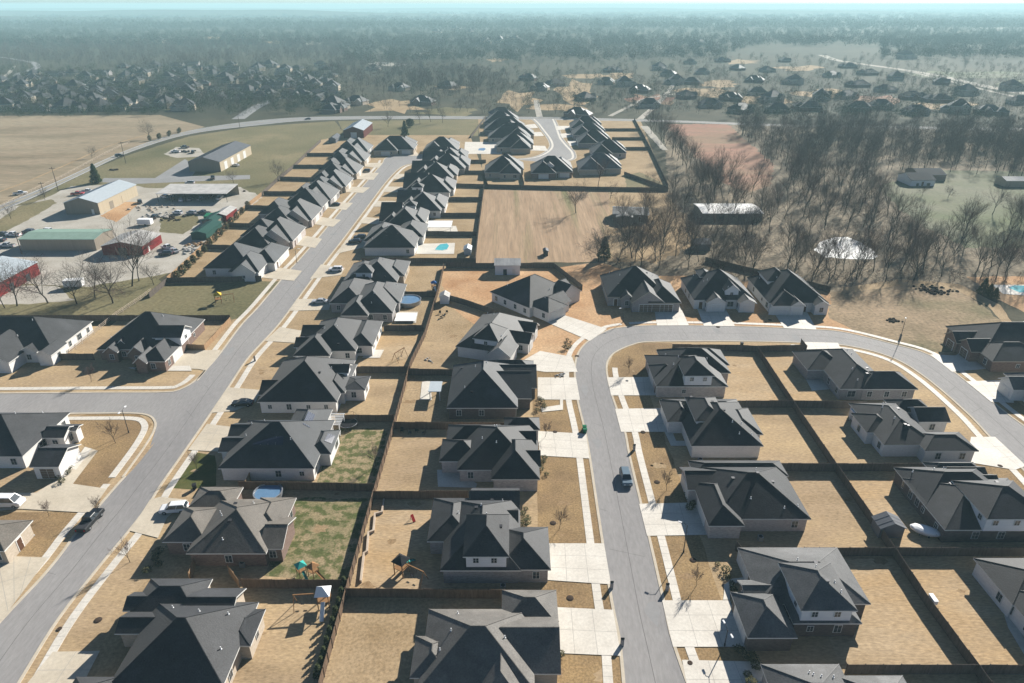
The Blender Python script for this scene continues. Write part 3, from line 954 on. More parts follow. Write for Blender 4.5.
house('angled white house with three-window dormer beside the street bend', [
    Vol(0, 14.5, 0, 21, 3, 'hip', .62), Vol(4.2, 11, 1.0, 9, 5.4, 'hip', .8, 3.4), Vol(9.0, 15.2, -2.2, 5, 3.2, 'gy', .75), Vol(8, 17.5, 6.5, 12.0, 3, 'gx', .7), Vol(8, 17, 13.5, 18.5, 3, 'gx', .7)],
    'white', 'char', '+x', 'siding', loc=(p0.x, p0.y, 0), rot=R(-17))
p0 = at(489.8, 292, 3)
house('white house turned diagonally with corner gables, inside the fenced dirt yard', [
    Vol(0, 17, 0, 19, 3.1, 'hip', .62), Vol(14, 23.0, 1.5, 9.5, 3.1, 'hip', .6), Vol(15, 21.5, 5, 12.5, 3.2, 'gy', .7), Vol(13, 18.5, 11, 20.5, 3.1, 'gx', .7), Vol(8, 13.5, 14, 21.5, 3.1, 'gy', .6)],
    'white', 'char', '+x', loc=(p0.x, p0.y, 0), rot=R(-47))
# ---- row north of the bend
house('black-roofed stone house with big central porch gable at the bend', [
    V((606, 294), (668, 294), 297, 272, p=.72), V((648, 302), (681, 302), 303, 283, p=.7), V((631, 302), (665, 302), 303, 288, 'gy', .72), V((620, 298), (634, 298), 299, 288, 'gy', .8)],
    'grey', 'black', '-y', trim='tantrim', gar='b')
house('white house with small gabled dormer and open garage in the row by the woods', [
    V((692, 297), (755, 299), 300, 276, p=.7), V((706, 302), (727, 302), 303, 287, 'gy', .6), V((721.5, 287), (737.5, 287), 291, dep=6, kind='gy', ze=5.4, zb=3.2, p=.8), V((738, 302), (756, 302), 303.5, 288, 'gy', .5),
    V((699, 276), (712, 276), 277, dep=6, ze=6.4, zb=3)], 'white', 'char', '-y', 'siding')
house('white two-storey house with white garage doors, nearest the open dirt lot', [
    V((768, 302), (829, 303), 303, 271, p=.7), V((772, 305), (805, 305), 306, 291, 'hip', .6), V((789, 305), (805, 305), 306.5, 292, 'gy', .7), V((814, 305), (830, 305), 305.8, 294, 'gy', .6),
    V((767, 281), (792, 281.5), 281.5, dep=9, ze=6.0, zb=3.0, p=.7)], 'white', 'black', '-y', 'siding')
# ---- right block, first column
house('house at the inside of the bend with two windows in a white upper wall', [
    V((656, 386), (728, 386), 386.5, 355, p=.5), V((666, 373), (731, 373), 373, 350, p=.6), V((663, 364), (729, 364), 365, 349.5, p=.6), V((653, 378), (682, 378), 378.5, 365),
    V(684, 715, 376, dep=9, ze=5.8, zb=3.2, p=.62)], 'pale', 'black', '-x', 'siding')
house('pale brick house with side-turned upper hip, second below the bend', [
    V((691, 445), (763, 445), 446, 402, p=.6), V((667, 421), (700, 421), 422, 400, p=.5), V((662.5, 402), (738, 402), 416, 399, p=.45), V((730, 434), (763, 434), 434.5, 408, p=.5),
    V(695.4, 728, 421.6, dep=9.5, ze=5.2, zb=3.0, p=.55)], 'white', 'black', '-x', 'siding')
house('mixed brick house with broad dark hip beside the street lamp', [
    V((714, 519), (811, 518.5), 519, 466, p=.56), V((708.6, 526), (745, 526), 526, 482, p=.62), V((687, 488), (735, 488), 490, 467, 'gx', .5), V((690, 466), (781, 463), 476, 460.5, p=.5)], 'pale', 'black', '-x')
house('two-storey dark brick house with curved front walk near the bottom edge', [
    V((793, 623), (862, 623), 623.5, 560, p=.5), V((738, 549), (838, 549), 604, 547.5, p=.45), V((747.5, 638), (798, 638), 638, 592, p=.62), V((741, 590), (790, 590), 600, 580, 'gx', .5),
    V(801, 858, 611, dep=9.0, ze=5.5, zb=3.0, p=.6)], 'dark', 'grey', '-x', 'siding')
house('grey roof cut off by the bottom edge below the curved walk', [V((762, 668), (841, 668), 730, 664, p=.5), V((835, 677), (905, 680), 730, 675.5, p=.5)], 'grey', 'grey', '-x')
# ---- right block, second column
house('dark hip house with shaded back patio inside the far curve of the road', [
    V((840, 389), (892, 389), 389, 349.5, p=.55), V((862, 389), (918, 389), 389.3, 372, p=.6), V((807, 369.5), (850, 369.5), 370, 351, p=.55)], 'grey', 'char', '+x')
house('pale brick house with stepped back corner and right-hand garage wing', [
    V((884, 445), (939, 445), 445, 403, p=.5), V((866.5, 432), (900, 432), 432.5, 413, p=.55), V((925, 451), (979, 451), 451, 432, p=.5), V((918, 421), (950.5, 421.5), 422, 407, 'gx', .6), V((885, 401), (922, 401), 412, 399.5)],
    'white', 'black', '+x')
house('brick house with upper windows, black shed and white covered tub behind it', [
    V((914, 492), (1003, 492), 506, 467.5, p=.58), V((945, 530), (1062, 530), 530, 478, p=.5), V((894.5, 468), (950, 468), 492, 467, p=.55), V((924, 464), (975, 464), 474, 462), V((950, 478), (989, 478), 478.5, 466, 'gx', .6),
    V((960, 484), (1000, 484), 485, 474, 'gx', .6), V(987, 1054, 519.5, dep=10, ze=5.8, zb=3.0, p=.55)], 'dark', 'char', '+x', 'siding')
house('white-walled house cut off by the right edge with tall side window', [
    V((975, 560), (1090, 560), 605, 558, p=.45), V((1000, 588), (1100, 590), 660, 585, p=.45)], 'white', 'black', '+x')
house('stone house on the right edge with a wide fan of driveway', [
    V((951, 330), (1060, 330), 354, 326, p=.6), V((992, 361), (1050, 361), 361.5, 343, p=.55), V((950, 338), (985, 338), 343, 333.5, 'gx', .7), V((966, 348), (1000, 348), 352, 341, 'gx', .7)], 'brown', 'char', '-x', trim='tantrim', gar='b')
house('small white gable at the right edge beside the lower drive', [V((1010, 378), (1075, 378), 396, 373), V((1007, 385), (1040, 385), 390, 378, 'gx', .7)], 'white', 'grey', '-x')
# ---- left block
house('white brick house at the left edge behind the pale lawn', [
    V((-70, 349), (52, 352), 351, 321, p=.6), V((36, 354), (53, 354), 355.5, 343, 'gy', .6), V((-40, 362), (10, 362), 363, 342, 'gy', .6), V((20, 350), (40, 350), 352.5, 338, 'gy', .5)], 'white', 'char', '-y')
a2 = house('red brick corner house with a row of small front gables', [
    V((97, 349), (168, 357), 349.5, 319, p=.68), V((138, 361), (165.5, 361), 361.5, 336, p=.7), V((104, 351), (119, 351), 352.5, 340, 'gy', .8), V((115, 346), (131, 346), 347, 334, 'gy', .95), V((128, 353), (145, 353), 354, 338, 'gy', .95),
    V((134, 362), (148, 362), 363.5, 352, 'gy', .95), V((152, 338), (181, 338), 338, dep=6.5, kind='gx', ze=5.3, zb=3.0, p=.6)], 'brown', 'char', '+x', 'siding', ngar=1)
house('white house with shuttered side windows and brown garage doors by the white van', [
    V((-80, 456), (64.5, 417.6), 456.5, 412.5, p=.58), V((29, 466.6), (59, 466.6), 467, 444, 'gx', .45), V((42, 437), (65, 437), 438, 425, 'gx', .5), V((60, 430), (77, 430), 431, 424, 'gx', .3)], 'white', 'char', '-y', gar='b')
house('pale brick corner of a house at the left edge with flower beds', [V((-90, 548), (7, 548), 551, 520, p=.55)], 'tan', 'brown', '+x', garage=False)
# ---- row facing the left-hand street from the right
w1 = house('big black-roofed house at the bottom left with white patio', [
    V((108, 686), (224, 684), 686, 602, p=.66), V((150, 580), (212, 580), 612, 578.5, p=.55), V((185, 612), (241, 600), 624, 588, 'gx', .5), V((200, 650), (236, 651), 656, 604, p=.5),
    V((222, 640), (258, 628), 646, 609, p=.25), V((123, 610), (166, 610), 611, 592, 'gx', .55), V((115, 633), (166, 633), 634, 612, 'gx', .55), V((68, 690), (112, 690), 706, 677)], 'tan', 'char', '-x')
house('weathered tan-roofed brick house with round pool behind', [
    V((186, 553), (266, 553.5), 553.5, 499, p=.55), V((162.5, 541), (207, 541), 542, 507, p=.6), V((196, 495), (239, 495), 508, 487, p=.5), V((240, 538), (288, 517), 533, 497.5, p=.5), V((258, 551), (283, 548), 549, 517, 'gx', .45)], 'brown', 'brown', '-x')
w3 = house('white brick house with solar panels and white pergola behind', [
    V((218, 468), (314, 469), 468.5, 420, p=.6), V((280, 440), (319, 440), 440, 409, p=.6), V((305, 454), (331, 454), 454, 430, p=.55), V((228, 436), (262, 436), 437, 423, 'gx', .5), V((218.5, 451), (255, 451), 452, 436, 'gx', .5)], 'white', 'slate', '-x')
panel_on(w3, 'solar_panel', [(253, 445), (283, 445), (284, 436.5), (254, 436.5)], M['solar'])
panel_on(w3, 'solar_panel', [(302.5, 424), (309.5, 428), (315, 415), (308, 411.5)], M['solar'])
panel_on(w3, 'solar_panel', [(324, 441), (331.5, 444), (335, 436), (328, 433.5)], M['solar'])
house('white house under one huge black pyramid roof with glazed porch', [
    V((257, 402), (337, 402), 402, 360, p=.64), V((318, 393), (345, 393), 393, 364, p=.55), V((340, 391), (366, 388), 390, 376, p=.25), V((259, 394), (292, 394), 395, 380, 'gx', .55), V((325, 372), (350, 370), 373, dep=4, kind='gx', ze=4.6, zb=3.0, p=.6)],
    'white', 'black', '-x', 'siding')
house('double-pyramid black house just above the glazed porch', [
    V((303, 351), (356, 351), 351, 321, p=.62), V((293, 356), (330, 356), 356, 336, p=.66), V((345, 346), (373, 346), 346, 321, p=.55), V((300.5, 336), (330, 336), 336.5, 326, 'gx', .55), V((294, 347), (322, 347), 347.5, 338, 'gx', .55)], 'white', 'black', '-x')
house('black house with grey back slopes beside the round blue pool', [
    V((346, 313), (393, 313), 313, 285, p=.62), V((340, 316), (368, 316), 315.8, 298, p=.7), V((329, 303), (364, 303), 303.5, 281, p=.6), V((365, 300), (401, 300), 303, 284, p=.55)], 'grey', 'char', '-x')
house('house with a square upper tower, first below the turquoise pool', [
    V((352, 282), (397, 282), 282, 261.5, p=.62), V((341, 284), (375, 280), 283, 262, p=.55), V((380, 275), (405, 275), 276, 261, p=.5), V((354, 273), (372.5, 273), 273, dep=6, ze=5.6, zb=3, p=.7)], 'tan', 'char', '-x', 'siding')
house('white-walled black pyramid house with turquoise pool yard', [
    V((363, 248), (415, 248), 247.8, 222, p=.62), V((362, 243), (396, 241), 241, 225), V((395, 236), (424, 236), 237, 224)], 'white', 'black', '-x')
RW = [((381, 421, 226, 206), 'white', 'black', 'house beside the white flat canopy, first above the turquoise pool'),
      ((398, 441, 211, 194), 'white', 'char', 'white-walled house fourth along, just beyond the white canopy'),
      ((405, 450, 192.5, 177), 'white', 'black', 'narrow tower-fronted house before the last three of the row'),
      ((413, 453, 178.5, 165), 'tan', 'black', 'third house from the bend at the top of the left street'),
      ((424, 465, 169, 156), 'grey', 'char', 'second house from the top bend of the left street'),
      ((431, 463, 161, 150), 'grey', 'black', 'last house on the inside of the top bend')]
for i, ((l, r, f, b), wl, rf, lb) in enumerate(RW):
    d = r - l
    house(lb, [V((l + 4, f), (r, f), f, b, p=.72), V((l, f - 2), (l + d * .5, f - 2), f - 1.5, b + (f - b) * .3, p=.72), V((r - d * .35, f - 2), (r + 4, f - 2), f - 3, b + 1, p=.72),
               V((l - 2, f - 5), (l + d * .5, f - 5), f - 4.5, b + (f - b) * .15, 'gx', .6)] +
              ([V((l + 6, f - 5), (l + 6 + 12, f - 5), f - 5, dep=6, ze=5.8, zb=3)] if i in (1, 2) else []), wl, rf, '-x', 'siding', detail=1)
# ---- row facing the left-hand street from the left
LW = [((203, 252, 268.5, 249), 'white', 'slate', 'white house nearest the playset at the foot of the left row', (236, 259, 272, 258), (248, 275, 263, 247)),
      ((230, 271, 248, 231), 'pale', 'black', 'black-roofed house second up the left row', (262, 293, 241, 226), (240, 275, 236, 225)),
      ((254, 294, 226.5, 208), 'pale', 'char', 'tall twin-hip house third up the left row', (285, 312, 220, 205), (258, 285, 214, 203)),
      ((281, 322, 207.5, 193), 'grey', 'black', 'house with wide hip fourth up the left row', (305, 331, 200, 189), (290, 310, 196, 187)),
      ((301, 333, 192.5, 179), 'tan', 'slate', 'house of grey slopes midway up the left row', (325, 346, 186.5, 176), (310, 330, 182, 174)),
      ((313, 347, 179, 166), 'tan', 'black', 'sixth house up the left row with tan side wall', (338, 357, 173.5, 163), (318, 340, 170, 163)),
      ((324, 353, 166.5, 155), 'tan', 'char', 'seventh house up the left row before the cul-de-sac', (345, 365, 161, 152), (330, 345, 158, 151)),
      ((333, 358, 152.5, 141), 'grey', 'slate', 'last house of the left row by the small shed', (352, 368, 151, 143), (340, 352, 146, 139))]
for (l, r, f, b), wl, rf, lb, (l2, r2, f2, b2), (l3, r3, f3, b3) in LW:
    house(lb, [V((l, f), (r, f), f, b, p=.72), V((l2 - 8, f2), (r2, f2), f2, b2, 'hip', .86), V((l3, f3), (r3, f3), f3, b3, p=.72), V((l2 - 4, f2), (r2 - 3, f2), f2 + 1.2, f2 - 5, 'gy', .8)], wl, rf, '+x', detail=1)
# ---- head of the left street and the upper cul-de-sac
TC = [((373, 414, 149.5, 138), 'tan', 'black', 'wide dark house closing the view up the left street', '-y'),
      ((423, 458, 150.5, 141), 'grey', 'char', 'dark house right of the small cul-de-sac court', '-y'),
      ((484, 521, 172.5, 157), 'tan', 'char', 'house with paved yard left of the white-dormer house', '+x'),
      ((531, 573, 172, 157.5), 'brown', 'black', 'house with a white dormer closing the upper cul-de-sac', '-y'),
      ((579, 622, 168.5, 153), 'tan', 'grey', 'grey-lit hip house on the right of the white-dormer house', '-x'),
      ((592, 627, 153, 139), 'pale', 'black', 'long hip house on the right side of the upper street, lowest', '-x'),
      ((578, 611, 142, 131), 'grey', 'black', 'second house on the right side of the upper street', '-x'),
      ((573, 606, 134, 125), 'grey', 'char', 'third house on the right side of the upper street', '-x'),
      ((571, 602, 127, 119.5), 'grey', 'black', 'last house on the right of the upper street by the main road', '-x'),
      ((496, 531, 147.5, 134), 'tan', 'char', 'lowest house on the left side of the upper street', '+x'),
      ((488, 531, 138, 126), 'tan', 'black', 'second house on the left side of the upper street', '+x'),
      ((484, 522, 130.5, 120), 'grey', 'black', 'third house on the left side of the upper street', '+x'),
      ((484, 516, 123, 115), 'grey', 'char', 'last house on the left of the upper street by the main road', '+x')]
for i, ((l, r, f, b), wl, rf, lb, fc) in enumerate(TC):
    d = r - l
    e = .4 if fc == '+x' else .0
    vs = [V((l, f), (r, f), f, b, p=.72), V((l + d * e, f + 1), (l + d * (e + .6), f + 1), f + 1.2, b + 1, p=.72), V((l + d * (.5 - e), f - 3), (r + d * .08 if fc == '+x' else r, f - 3), f - 3, b - 1, p=.72)]
    if 'dormer closing' in lb:
        vs.append(V((l + d * .3, 160), (l + d * .52, 160), 166, dep=5, kind='gy', ze=5.6, zb=3.2, p=.7))
    house(lb, vs, wl, rf, fc, 'siding', detail=1)
# ================================================================ FENCES
def fence(pts, label, m='fence', h=1.83, step=2.4, group=None, name='wooden_fence', rails=False, world=False):
    P = [Vector(p) for p in pts] if world else px(pts)
    o0 = P[0]
    mb = MB()
    pb = MB()
    rr = random.Random(len(label) + int(P[0].x * 10))
    for a, b in zip(P, P[1:]):
        L = (b - a).length
        d = (b - a) / L
        nrm = Vector((-d.y, d.x, 0))
        n = max(1, round(L / step))
        for k in range(n):
            s, e = a + d * (L * k / n) - o0, a + d * (L * (k + 1) / n) - o0
            hh = h + rr.uniform(-.05, .05)
            if not rails:
                # boards in runs of slightly different height
                q = [s + nrm * .02, e + nrm * .02, e - nrm * .02, s - nrm * .02]
                z0, z1 = -.1, hh
                vs = [(p.x, p.y, z) for z in (z0, z1) for p in q]
                mb.add(vs, [(4, 5, 6, 7), (0, 1, 5, 4), (1, 2, 6, 5), (2, 3, 7, 6), (3, 0, 4, 7)])
            for zz in ((.35, hh - .25) if not rails else (.4, .85, 1.25)):
                p0, p1 = s + nrm * .045, e + nrm * .045
                mb.tube((p0.x, p0.y, zz), (p1.x, p1.y, zz), .045, .045, 4, 0, False)
            pp = s + nrm * .06
            pb.box(pp.x - .055, pp.x + .055, pp.y - .055, pp.y + .055, -.1, hh + .04)
    o = mb.build(name, M[m], None, o0)
    if len(P) > 1:
        q = pb.build('posts', M[m], o)
        q['kind'] = 'stuff'
    tag(o, label, 'fence', group)
    return o

# right block
fence([(757, 353), (792, 407), (832, 467), (888, 549), (925, 605), (1000, 708)], 'long fence down the spine of the right-hand block', 'fence2')
fence([(672, 350.5), (737, 351), (757, 352), (803, 351)], 'dark fence along the pavement at the top of the right block', 'fence2')
fence([(722, 407.5), (792, 407.5), (866, 408.5)], 'cross fence behind the house at the inside of the bend', 'fence2')
fence([(764, 471), (834, 471), (955, 471)], 'cross fence under the side-turned upper hip house', 'fence2')
fence([(742, 556), (893, 556), (1060, 556)], 'cross fence passing the black shed and white tub', 'fence2')
fence([(845, 674), (970, 674), (1070, 675)], 'lowest cross fence of the right block, near the frame edge', 'fence2')
fence([(735, 549), (741, 557)], 'short fence return beside the mixed brick hip house', 'fence2')
fence([(800, 345), (806, 352)], 'short fence return at the pavement by the shaded patio house', 'fence2')
# rear fence between the two left-centre rows
fence([(444, 268), (438, 294), (425, 337), (411, 366), (391, 440), (372, 505), (350, 585), (320, 692)], 'long rear fence between the two middle rows of yards', 'fence')
fence([(346, 597), (440, 598), (537, 599)], 'fence across the yards above the nearest grey house')
fence([(373, 499), (468, 499)], 'fence above the yard with the small red playset')
fence([(394, 429), (505, 430)], 'fence under the blue-grey pyramid house')
fence([(409, 375), (458, 376)], 'fence beside the angled house with three-window dormer', 'fence2')
fence([(444, 299), (468, 306), (494, 315)], 'slanting fence between the two rotated white houses', 'fence2')
fence([(446, 268), (500, 268), (554, 268), (582, 290), (574, 295)], 'fence round the dirt yard of the diagonal white house', 'fence2')
fence([(240, 489.5), (300, 490), (375, 491.5)], 'fence between the two green yards')
fence([(243, 588), (349, 588.5)], 'fence below the patchy green yard with toys')
fence([(336, 422), (394, 422)], 'fence behind the trampoline and pergola')
fence([(352, 373), (410, 373)], 'fence below the yard of the double-pyramid house', 'fence2')
fence([(384, 331), (424, 331)], 'fence below the round blue pool deck', 'fence2')
fence([(400, 297), (437, 297)], 'fence above the round blue pool', 'fence2')
fence([(362, 263), (420, 263), (476, 263)], 'long dark fence below the turquoise pool yard', 'fence2')
fence([(484, 188), (479, 226), (475, 263)], 'fence along the edge of the striped field', 'fence2')
for v, a, b, lb in ((236, 426, 478, 'fence above the turquoise pool yard'), (217, 438, 480, 'fence above the white canopy yard'), (201, 446, 482, 'yard fence level with the tower-fronted house'),
                    (163, 462, 486, 'topmost yard fence of the right-hand row'), (174, 456, 485, 'second yard fence from the top of the right-hand row')):
    fence([(a, v), (b, v)], lb, 'fence2')
fence([(452, 187), (530, 189), (600, 190.5), (668, 191.5)], 'long dark fence on the far edge of the striped field', 'fence2')
fence([(624, 175), (668, 191)], 'slanting fence from the grey-lit hip house to the trees', 'fence2')
fence([(634, 120), (650, 150), (668, 188)], 'fence beside the tree row right of the upper street', 'fence2')
for i, (v, a, b) in enumerate(((131, 604, 640), (140, 612, 645), (150, 624, 650))):
    fence([(a, v), (b, v)], ['highest', 'middle', 'lowest'][i] + ' of three yard fences right of the upper street', 'fence2')
fence([(518, 163), (524, 186)], 'fence between the paved yard and the white-dormer house', 'fence2')
fence([(471, 138), (486, 118)], 'yard fence running to the main road behind the upper houses', 'fence2')
# left row
fence([(168, 282), (196, 256), (226, 228), (247, 208), (262, 196)], 'light new fence between the works yard and the left row', 'newfence')
fence([(150, 298), (168, 283), (225, 282), (262, 281)], 'fence below the white house nearest the playset', 'fence2')
fence([(262, 196), (279, 180), (294, 168), (308, 154), (321, 142)], 'rear fence of the upper half of the left row', 'fence2')
for i, (a, b) in enumerate((((203, 249), (236, 250)), ((228, 227), (258, 228)), ((246, 209), (284, 210)), ((264, 195), (303, 195)), ((280, 180), (314, 181)), ((294, 168), (326, 168)), ((307, 156), (334, 156)))):
    fence([a, b], ['first', 'second', 'third', 'fourth', 'fifth', 'sixth', 'last'][i] + ' yard fence counting up the left row', 'fence2')
fence([(-60, 321), (60, 321), (118, 321)], 'dark fence behind the white house at the left edge', 'fence2')
fence([(118, 321), (180, 321), (231, 321)], 'dark fence behind the red brick corner house', 'fence2')
fence([(60, 360), (95, 360)], 'short fence joining the left white house and the brick house', 'fence2')
fence([(70, 354), (117, 316), (141, 300), (152, 292)], 'pale post and rail fence between two front yards', 'rail', 1.4, 3.0, rails=True, name='rail_fence')
fence([(181, 349), (205, 350), (231, 322)], 'low brown fence round the back yard of the brick corner house', 'newfence', 1.5)
for a, b, lb in (((247, 489), (252, 478), 'light gate fence beside the white brick house with panels'), ((191, 581), (197, 562), 'light gate fence below the weathered brick house'), ((229, 573), (240, 588), 'short fence beside the big bottom-left house')):
    fence([a, b], lb, 'newfence')
fence([(0, 208), (40, 188), (62, 178), (84, 166), (110, 152), (130, 143)], 'thin pale ranch fence along the hay field verge', 'rail', 1.2, 4, rails=True, name='rail_fence')
fence([(705, 262), (830, 292)], 'low dark fence behind the three houses by the woods', 'fence2')

# ================================================================ TREES
def tubes_to_mesh(segs, n=3):
    """segs: list of (a, b, r0, r1) -> numpy verts / faces of open tubes"""
    vs, fs = [], []
    for a, b, r0, r1 in segs:
        d = (b - a)
        if d.length < 1e-5:
            continue
        d = d.normalized()
        p = d.orthogonal().normalized()
        q = d.cross(p)
        k0 = len(vs)
        for c, r in ((a, r0), (b, r1)):
            for k in range(n):
                t = 2 * PI * k / n
                vs.append(tuple(c + (p * math.cos(t) + q * math.sin(t)) * r))
        for k in range(n):
            fs.append((k0 + k, k0 + (k + 1) % n, k0 + n + (k + 1) % n, k0 + n + k))
    return vs, fs

def bare_tree(seed, h, spread=.45, tall=False, dens=1.0):
    rr = random.Random(seed)
    trunk, twigs = [], []

    def grow(p, d, L, r, lev):
        n = 3 if lev < 2 else 2
        pts = [p]
        dd = d.copy()
        for k in range(n):
            dd = (dd + Vector((rr.gauss(0, .12), rr.gauss(0, .12), rr.gauss(.03, .06)))).normalized()
            pts.append(pts[-1] + dd * (L / n))
        for k in range(n):
            t0, t1 = 1 - .55 * k / n, 1 - .55 * (k + 1) / n
            (trunk if lev < 2 else twigs).append((pts[k], pts[k + 1], r * t0, r * t1))
        if lev == 4:
            return
        kids = {0: 5, 1: 5, 2: 5, 3: 5}[lev]
        kids = max(2, round(kids * dens))
        ang0 = rr.uniform(0, 6.28)
        for k in range(kids):
            t = (.45 + .55 * (k + 1) / kids) if lev == 0 else (.25 + .75 * (k + rr.random()) / kids)
            t = min(t, 1)
            i = min(n - 1, int(t * n))
            base = pts[i].lerp(pts[i + 1], t * n - i)
            an = ang0 + 2.4 * k + rr.gauss(0, .35)
            q1 = dd.orthogonal().normalized()
            q2 = dd.cross(q1)
            side = q1 * math.cos(an) + q2 * math.sin(an)
            a = spread * rr.uniform(.8, 1.35) * (1.15 if lev else 1.0)
            nd = (dd * math.cos(a) + side * math.sin(a) + Vector((0, 0, .12 if lev else 0))).normalized()
            f = (1.0 if tall else 1.15, .56, .55, .58)[lev]
            grow(base, nd, L * f * rr.uniform(.75, 1.15), r * (.5, .46, .5, .6)[lev] * rr.uniform(.8, 1.1), lev + 1)
        if lev < 3:
            grow(pts[-1], dd, L * (.95, .6, .6)[lev], r * .48, lev + 1)
    grow(Vector((0, 0, -.2)), Vector((0, 0, 1)), h * (.40 if tall else .32), h * .0135, 0)
    tw = [(a, b, max(r0, .014), max(r1, .010)) for a, b, r0, r1 in twigs]
    return trunk, tw

TREES = []
for s, h, sp, tall, tw in ((1, 13, .72, False, 'twig'), (2, 15, .52, True, 'twig'), (3, 11, .78, False, 'twig'), (4, 17, .46, True, 'twigred'), (5, 14, .7, False, 'twigred'), (6, 16, .5, True, 'twig')):
    t, w_ = bare_tree(s, h, sp, tall)
    v, f = tubes_to_mesh(t, 5)
    me1 = bpy.data.meshes.new('trunk')
    me1.from_pydata(v, [], f)
    me1.materials.append(M['bark'])
    v, f = tubes_to_mesh(w_, 3)
    me2 = bpy.data.meshes.new('crown')
    me2.from_pydata(v, [], f)
    me2.materials.append(M[tw])
    TREES.append((me1, me2))
SMALL = []
for s, h in ((21, 4.5), (22, 5.5)):
    t, w_ = bare_tree(s, h, .42, True, .8)
    v, f = tubes_to_mesh(t, 5)
    me1 = bpy.data.meshes.new('trunk')
    me1.from_pydata(v, [], f)
    me1.materials.append(M['bark'])
    v, f = tubes_to_mesh(w_, 3)
    me2 = bpy.data.meshes.new('crown')
    me2.from_pydata(v, [], f)
    me2.materials.append(M['twigred'])
    SMALL.append((me1, me2))

def leafy(seed, h, r, n, cone=True, size=.5, z0=.4):
    rr = random.Random(seed)
    vs, fs = [], []
    lob = [(rr.uniform(0, 2 * PI), rr.uniform(.75, 1.15)) for _ in range(7)]
    for i in range(n):
        t = rr.random() ** (1.35 if cone else .8)
        z = z0 + (h - z0) * t
        ang = rr.uniform(0, 2 * PI)
        k = min(lob, key=lambda q: abs(math.sin((q[0] - ang) / 2)))[1]
        rad = r * ((1 - t) ** .8 if cone else math.sqrt(max(0, 1 - (2 * t - 1) ** 2))) * k * (.55 + .45 * rr.random() ** .5) * (1 + .18 * math.sin(t * 25))
        c = Vector((rad * math.cos(ang), rad * math.sin(ang), z))
        o = Vector((math.cos(ang), math.sin(ang), rr.uniform(-.5, .6))).normalized()
        a = Vector((-o.y, o.x, rr.uniform(-.3, .3))) * size * rr.uniform(.5, 1.1)
        b = (o + Vector((0, 0, rr.uniform(-.8, .2)))) * size * rr.uniform(.6, 1.2)
        k0 = len(vs)
        vs += [tuple(c - a * .5), tuple(c + a * .5), tuple(c + b)]
        fs.append((k0, k0 + 1, k0 + 2))
    return vs, fs
CONIF = []
for s, h, r, n, cone, sz, m in ((31, 11, 3.2, 2600, True, .8, 'needle'), (32, 8, 2.4, 1800, True, .65, 'needle2'), (33, 2.3, .55, 420, True, .3, 'needle2'), (34, 3.0, 1.0, 600, False, .4, 'shrub'), (35, 9, 4.2, 2600, False, .9, 'needle'), (36, .9, .6, 160, False, .22, 'shrub')):
    v, f = leafy(s, h, r, n, cone, sz, .25 if h < 4 else 1.0)
    me = bpy.data.meshes.new('crown')
    me.from_pydata(v, [], f)
    me.materials.append(M[m])
    tk = MB().tube((0, 0, -.2), (0, 0, h * .8), max(.05, h * .016), .03, 6).mesh('trunk', [M['bark']])
    CONIF.append((tk, me))

def plant(kind, set_, u, v, label, cat='tree', group=None, s=1.0, seed=0, name=None, world=None):
    rr = random.Random(seed * 13 + int(u * 7 + v * 3))
    t, c = set_[kind % len(set_)]
    p = world if world is not None else at(u, v)
    r = thing(name or 'tree', label, cat, (p.x, p.y, -.02), rr.uniform(0, 6.28), group)
    k = s * rr.uniform(.88, 1.12)
    r.scale = (k * rr.uniform(.92, 1.08), k * rr.uniform(.92, 1.08), k)
    put('trunk', t, r)
    put('crown', c, r)
    return r

# large bare trees one can tell apart
for i, (u, v, k, s, lb) in enumerate((
    (17, 306, 0, .95, 'bare tree left of the others in front of the red building'), (48, 303, 4, .95, 'spreading bare tree just right of the red building'),
    (77, 304, 0, .9, 'leaning bare tree by the white box trailer'), (95, 298, 2, 1.0, 'bare tree right of the white box trailer'), (113, 303, 4, .95, 'wide bare tree casting shadow below the red shed'),
    (132, 286, 1, .95, 'tall bare tree standing before the red and white shed'), (139, 281, 3, .7, 'thin bare tree right of the red and white shed'), (5, 308, 2, .9, 'bare tree cut by the left edge near the gravel'),
    (154, 285, 2, .6, 'small bare tree beside the light new fence'), (278, 182, 2, 1.0, 'round bare tree behind the middle of the left row'), (234, 183, 2, .7, 'bare sapling in front of the white roll-up doors'),
    (150, 139, 0, .95, 'bare tree on the verge where the main road bends'), (243, 116, 2, .7, 'lone bare tree across the main road from the meadow'), (45, 200, 2, .55, 'bare sapling by the works entrance'),
    (11, 219, 2, .6, 'bare sapling on the grass left of the works entrance'), (92, 158, 2, .6, 'reddish bush-like tree on the road verge'),
    (576, 213, 0, 1.05, 'big bare tree casting branching shadows over the striped field'), (598, 262, 2, 1.1, 'bare tree at the near right corner of the striped field'), (648, 197, 4, .95, 'bare tree behind the grey metal house'),
    (632, 258, 1, .9, 'forked bare tree in front of the grey metal house'), (733, 202, 0, 1.15, 'round-crowned bare tree before the pale long roof'), (715, 200, 5, 1.0, 'tall bare tree left of the round-crowned one'),
    (922, 196, 2, .55, 'small bare tree alone on the pale meadow'), (948, 198, 2, .5, 'smaller bare tree right in the middle of the pale meadow'), (610, 199, 2, .8, 'bare tree at the long dark fence'), (598, 187, 3, .7, 'thin bare tree standing just past the dark fence'))):
    plant(k, TREES, u, v, lb, s=s * (1.3 if i < 9 else 1.1), seed=i, name='bare_tree')

def inside(pt, poly):
    x, y = pt
    c = False
    n = len(poly)
    for i in range(n):
        a, b = poly[i], poly[i - 1]
        if (a[1] > y) != (b[1] > y) and x < (b[0] - a[0]) * (y - a[1]) / (b[1] - a[1]) + a[0]:
            c = not c
    return c

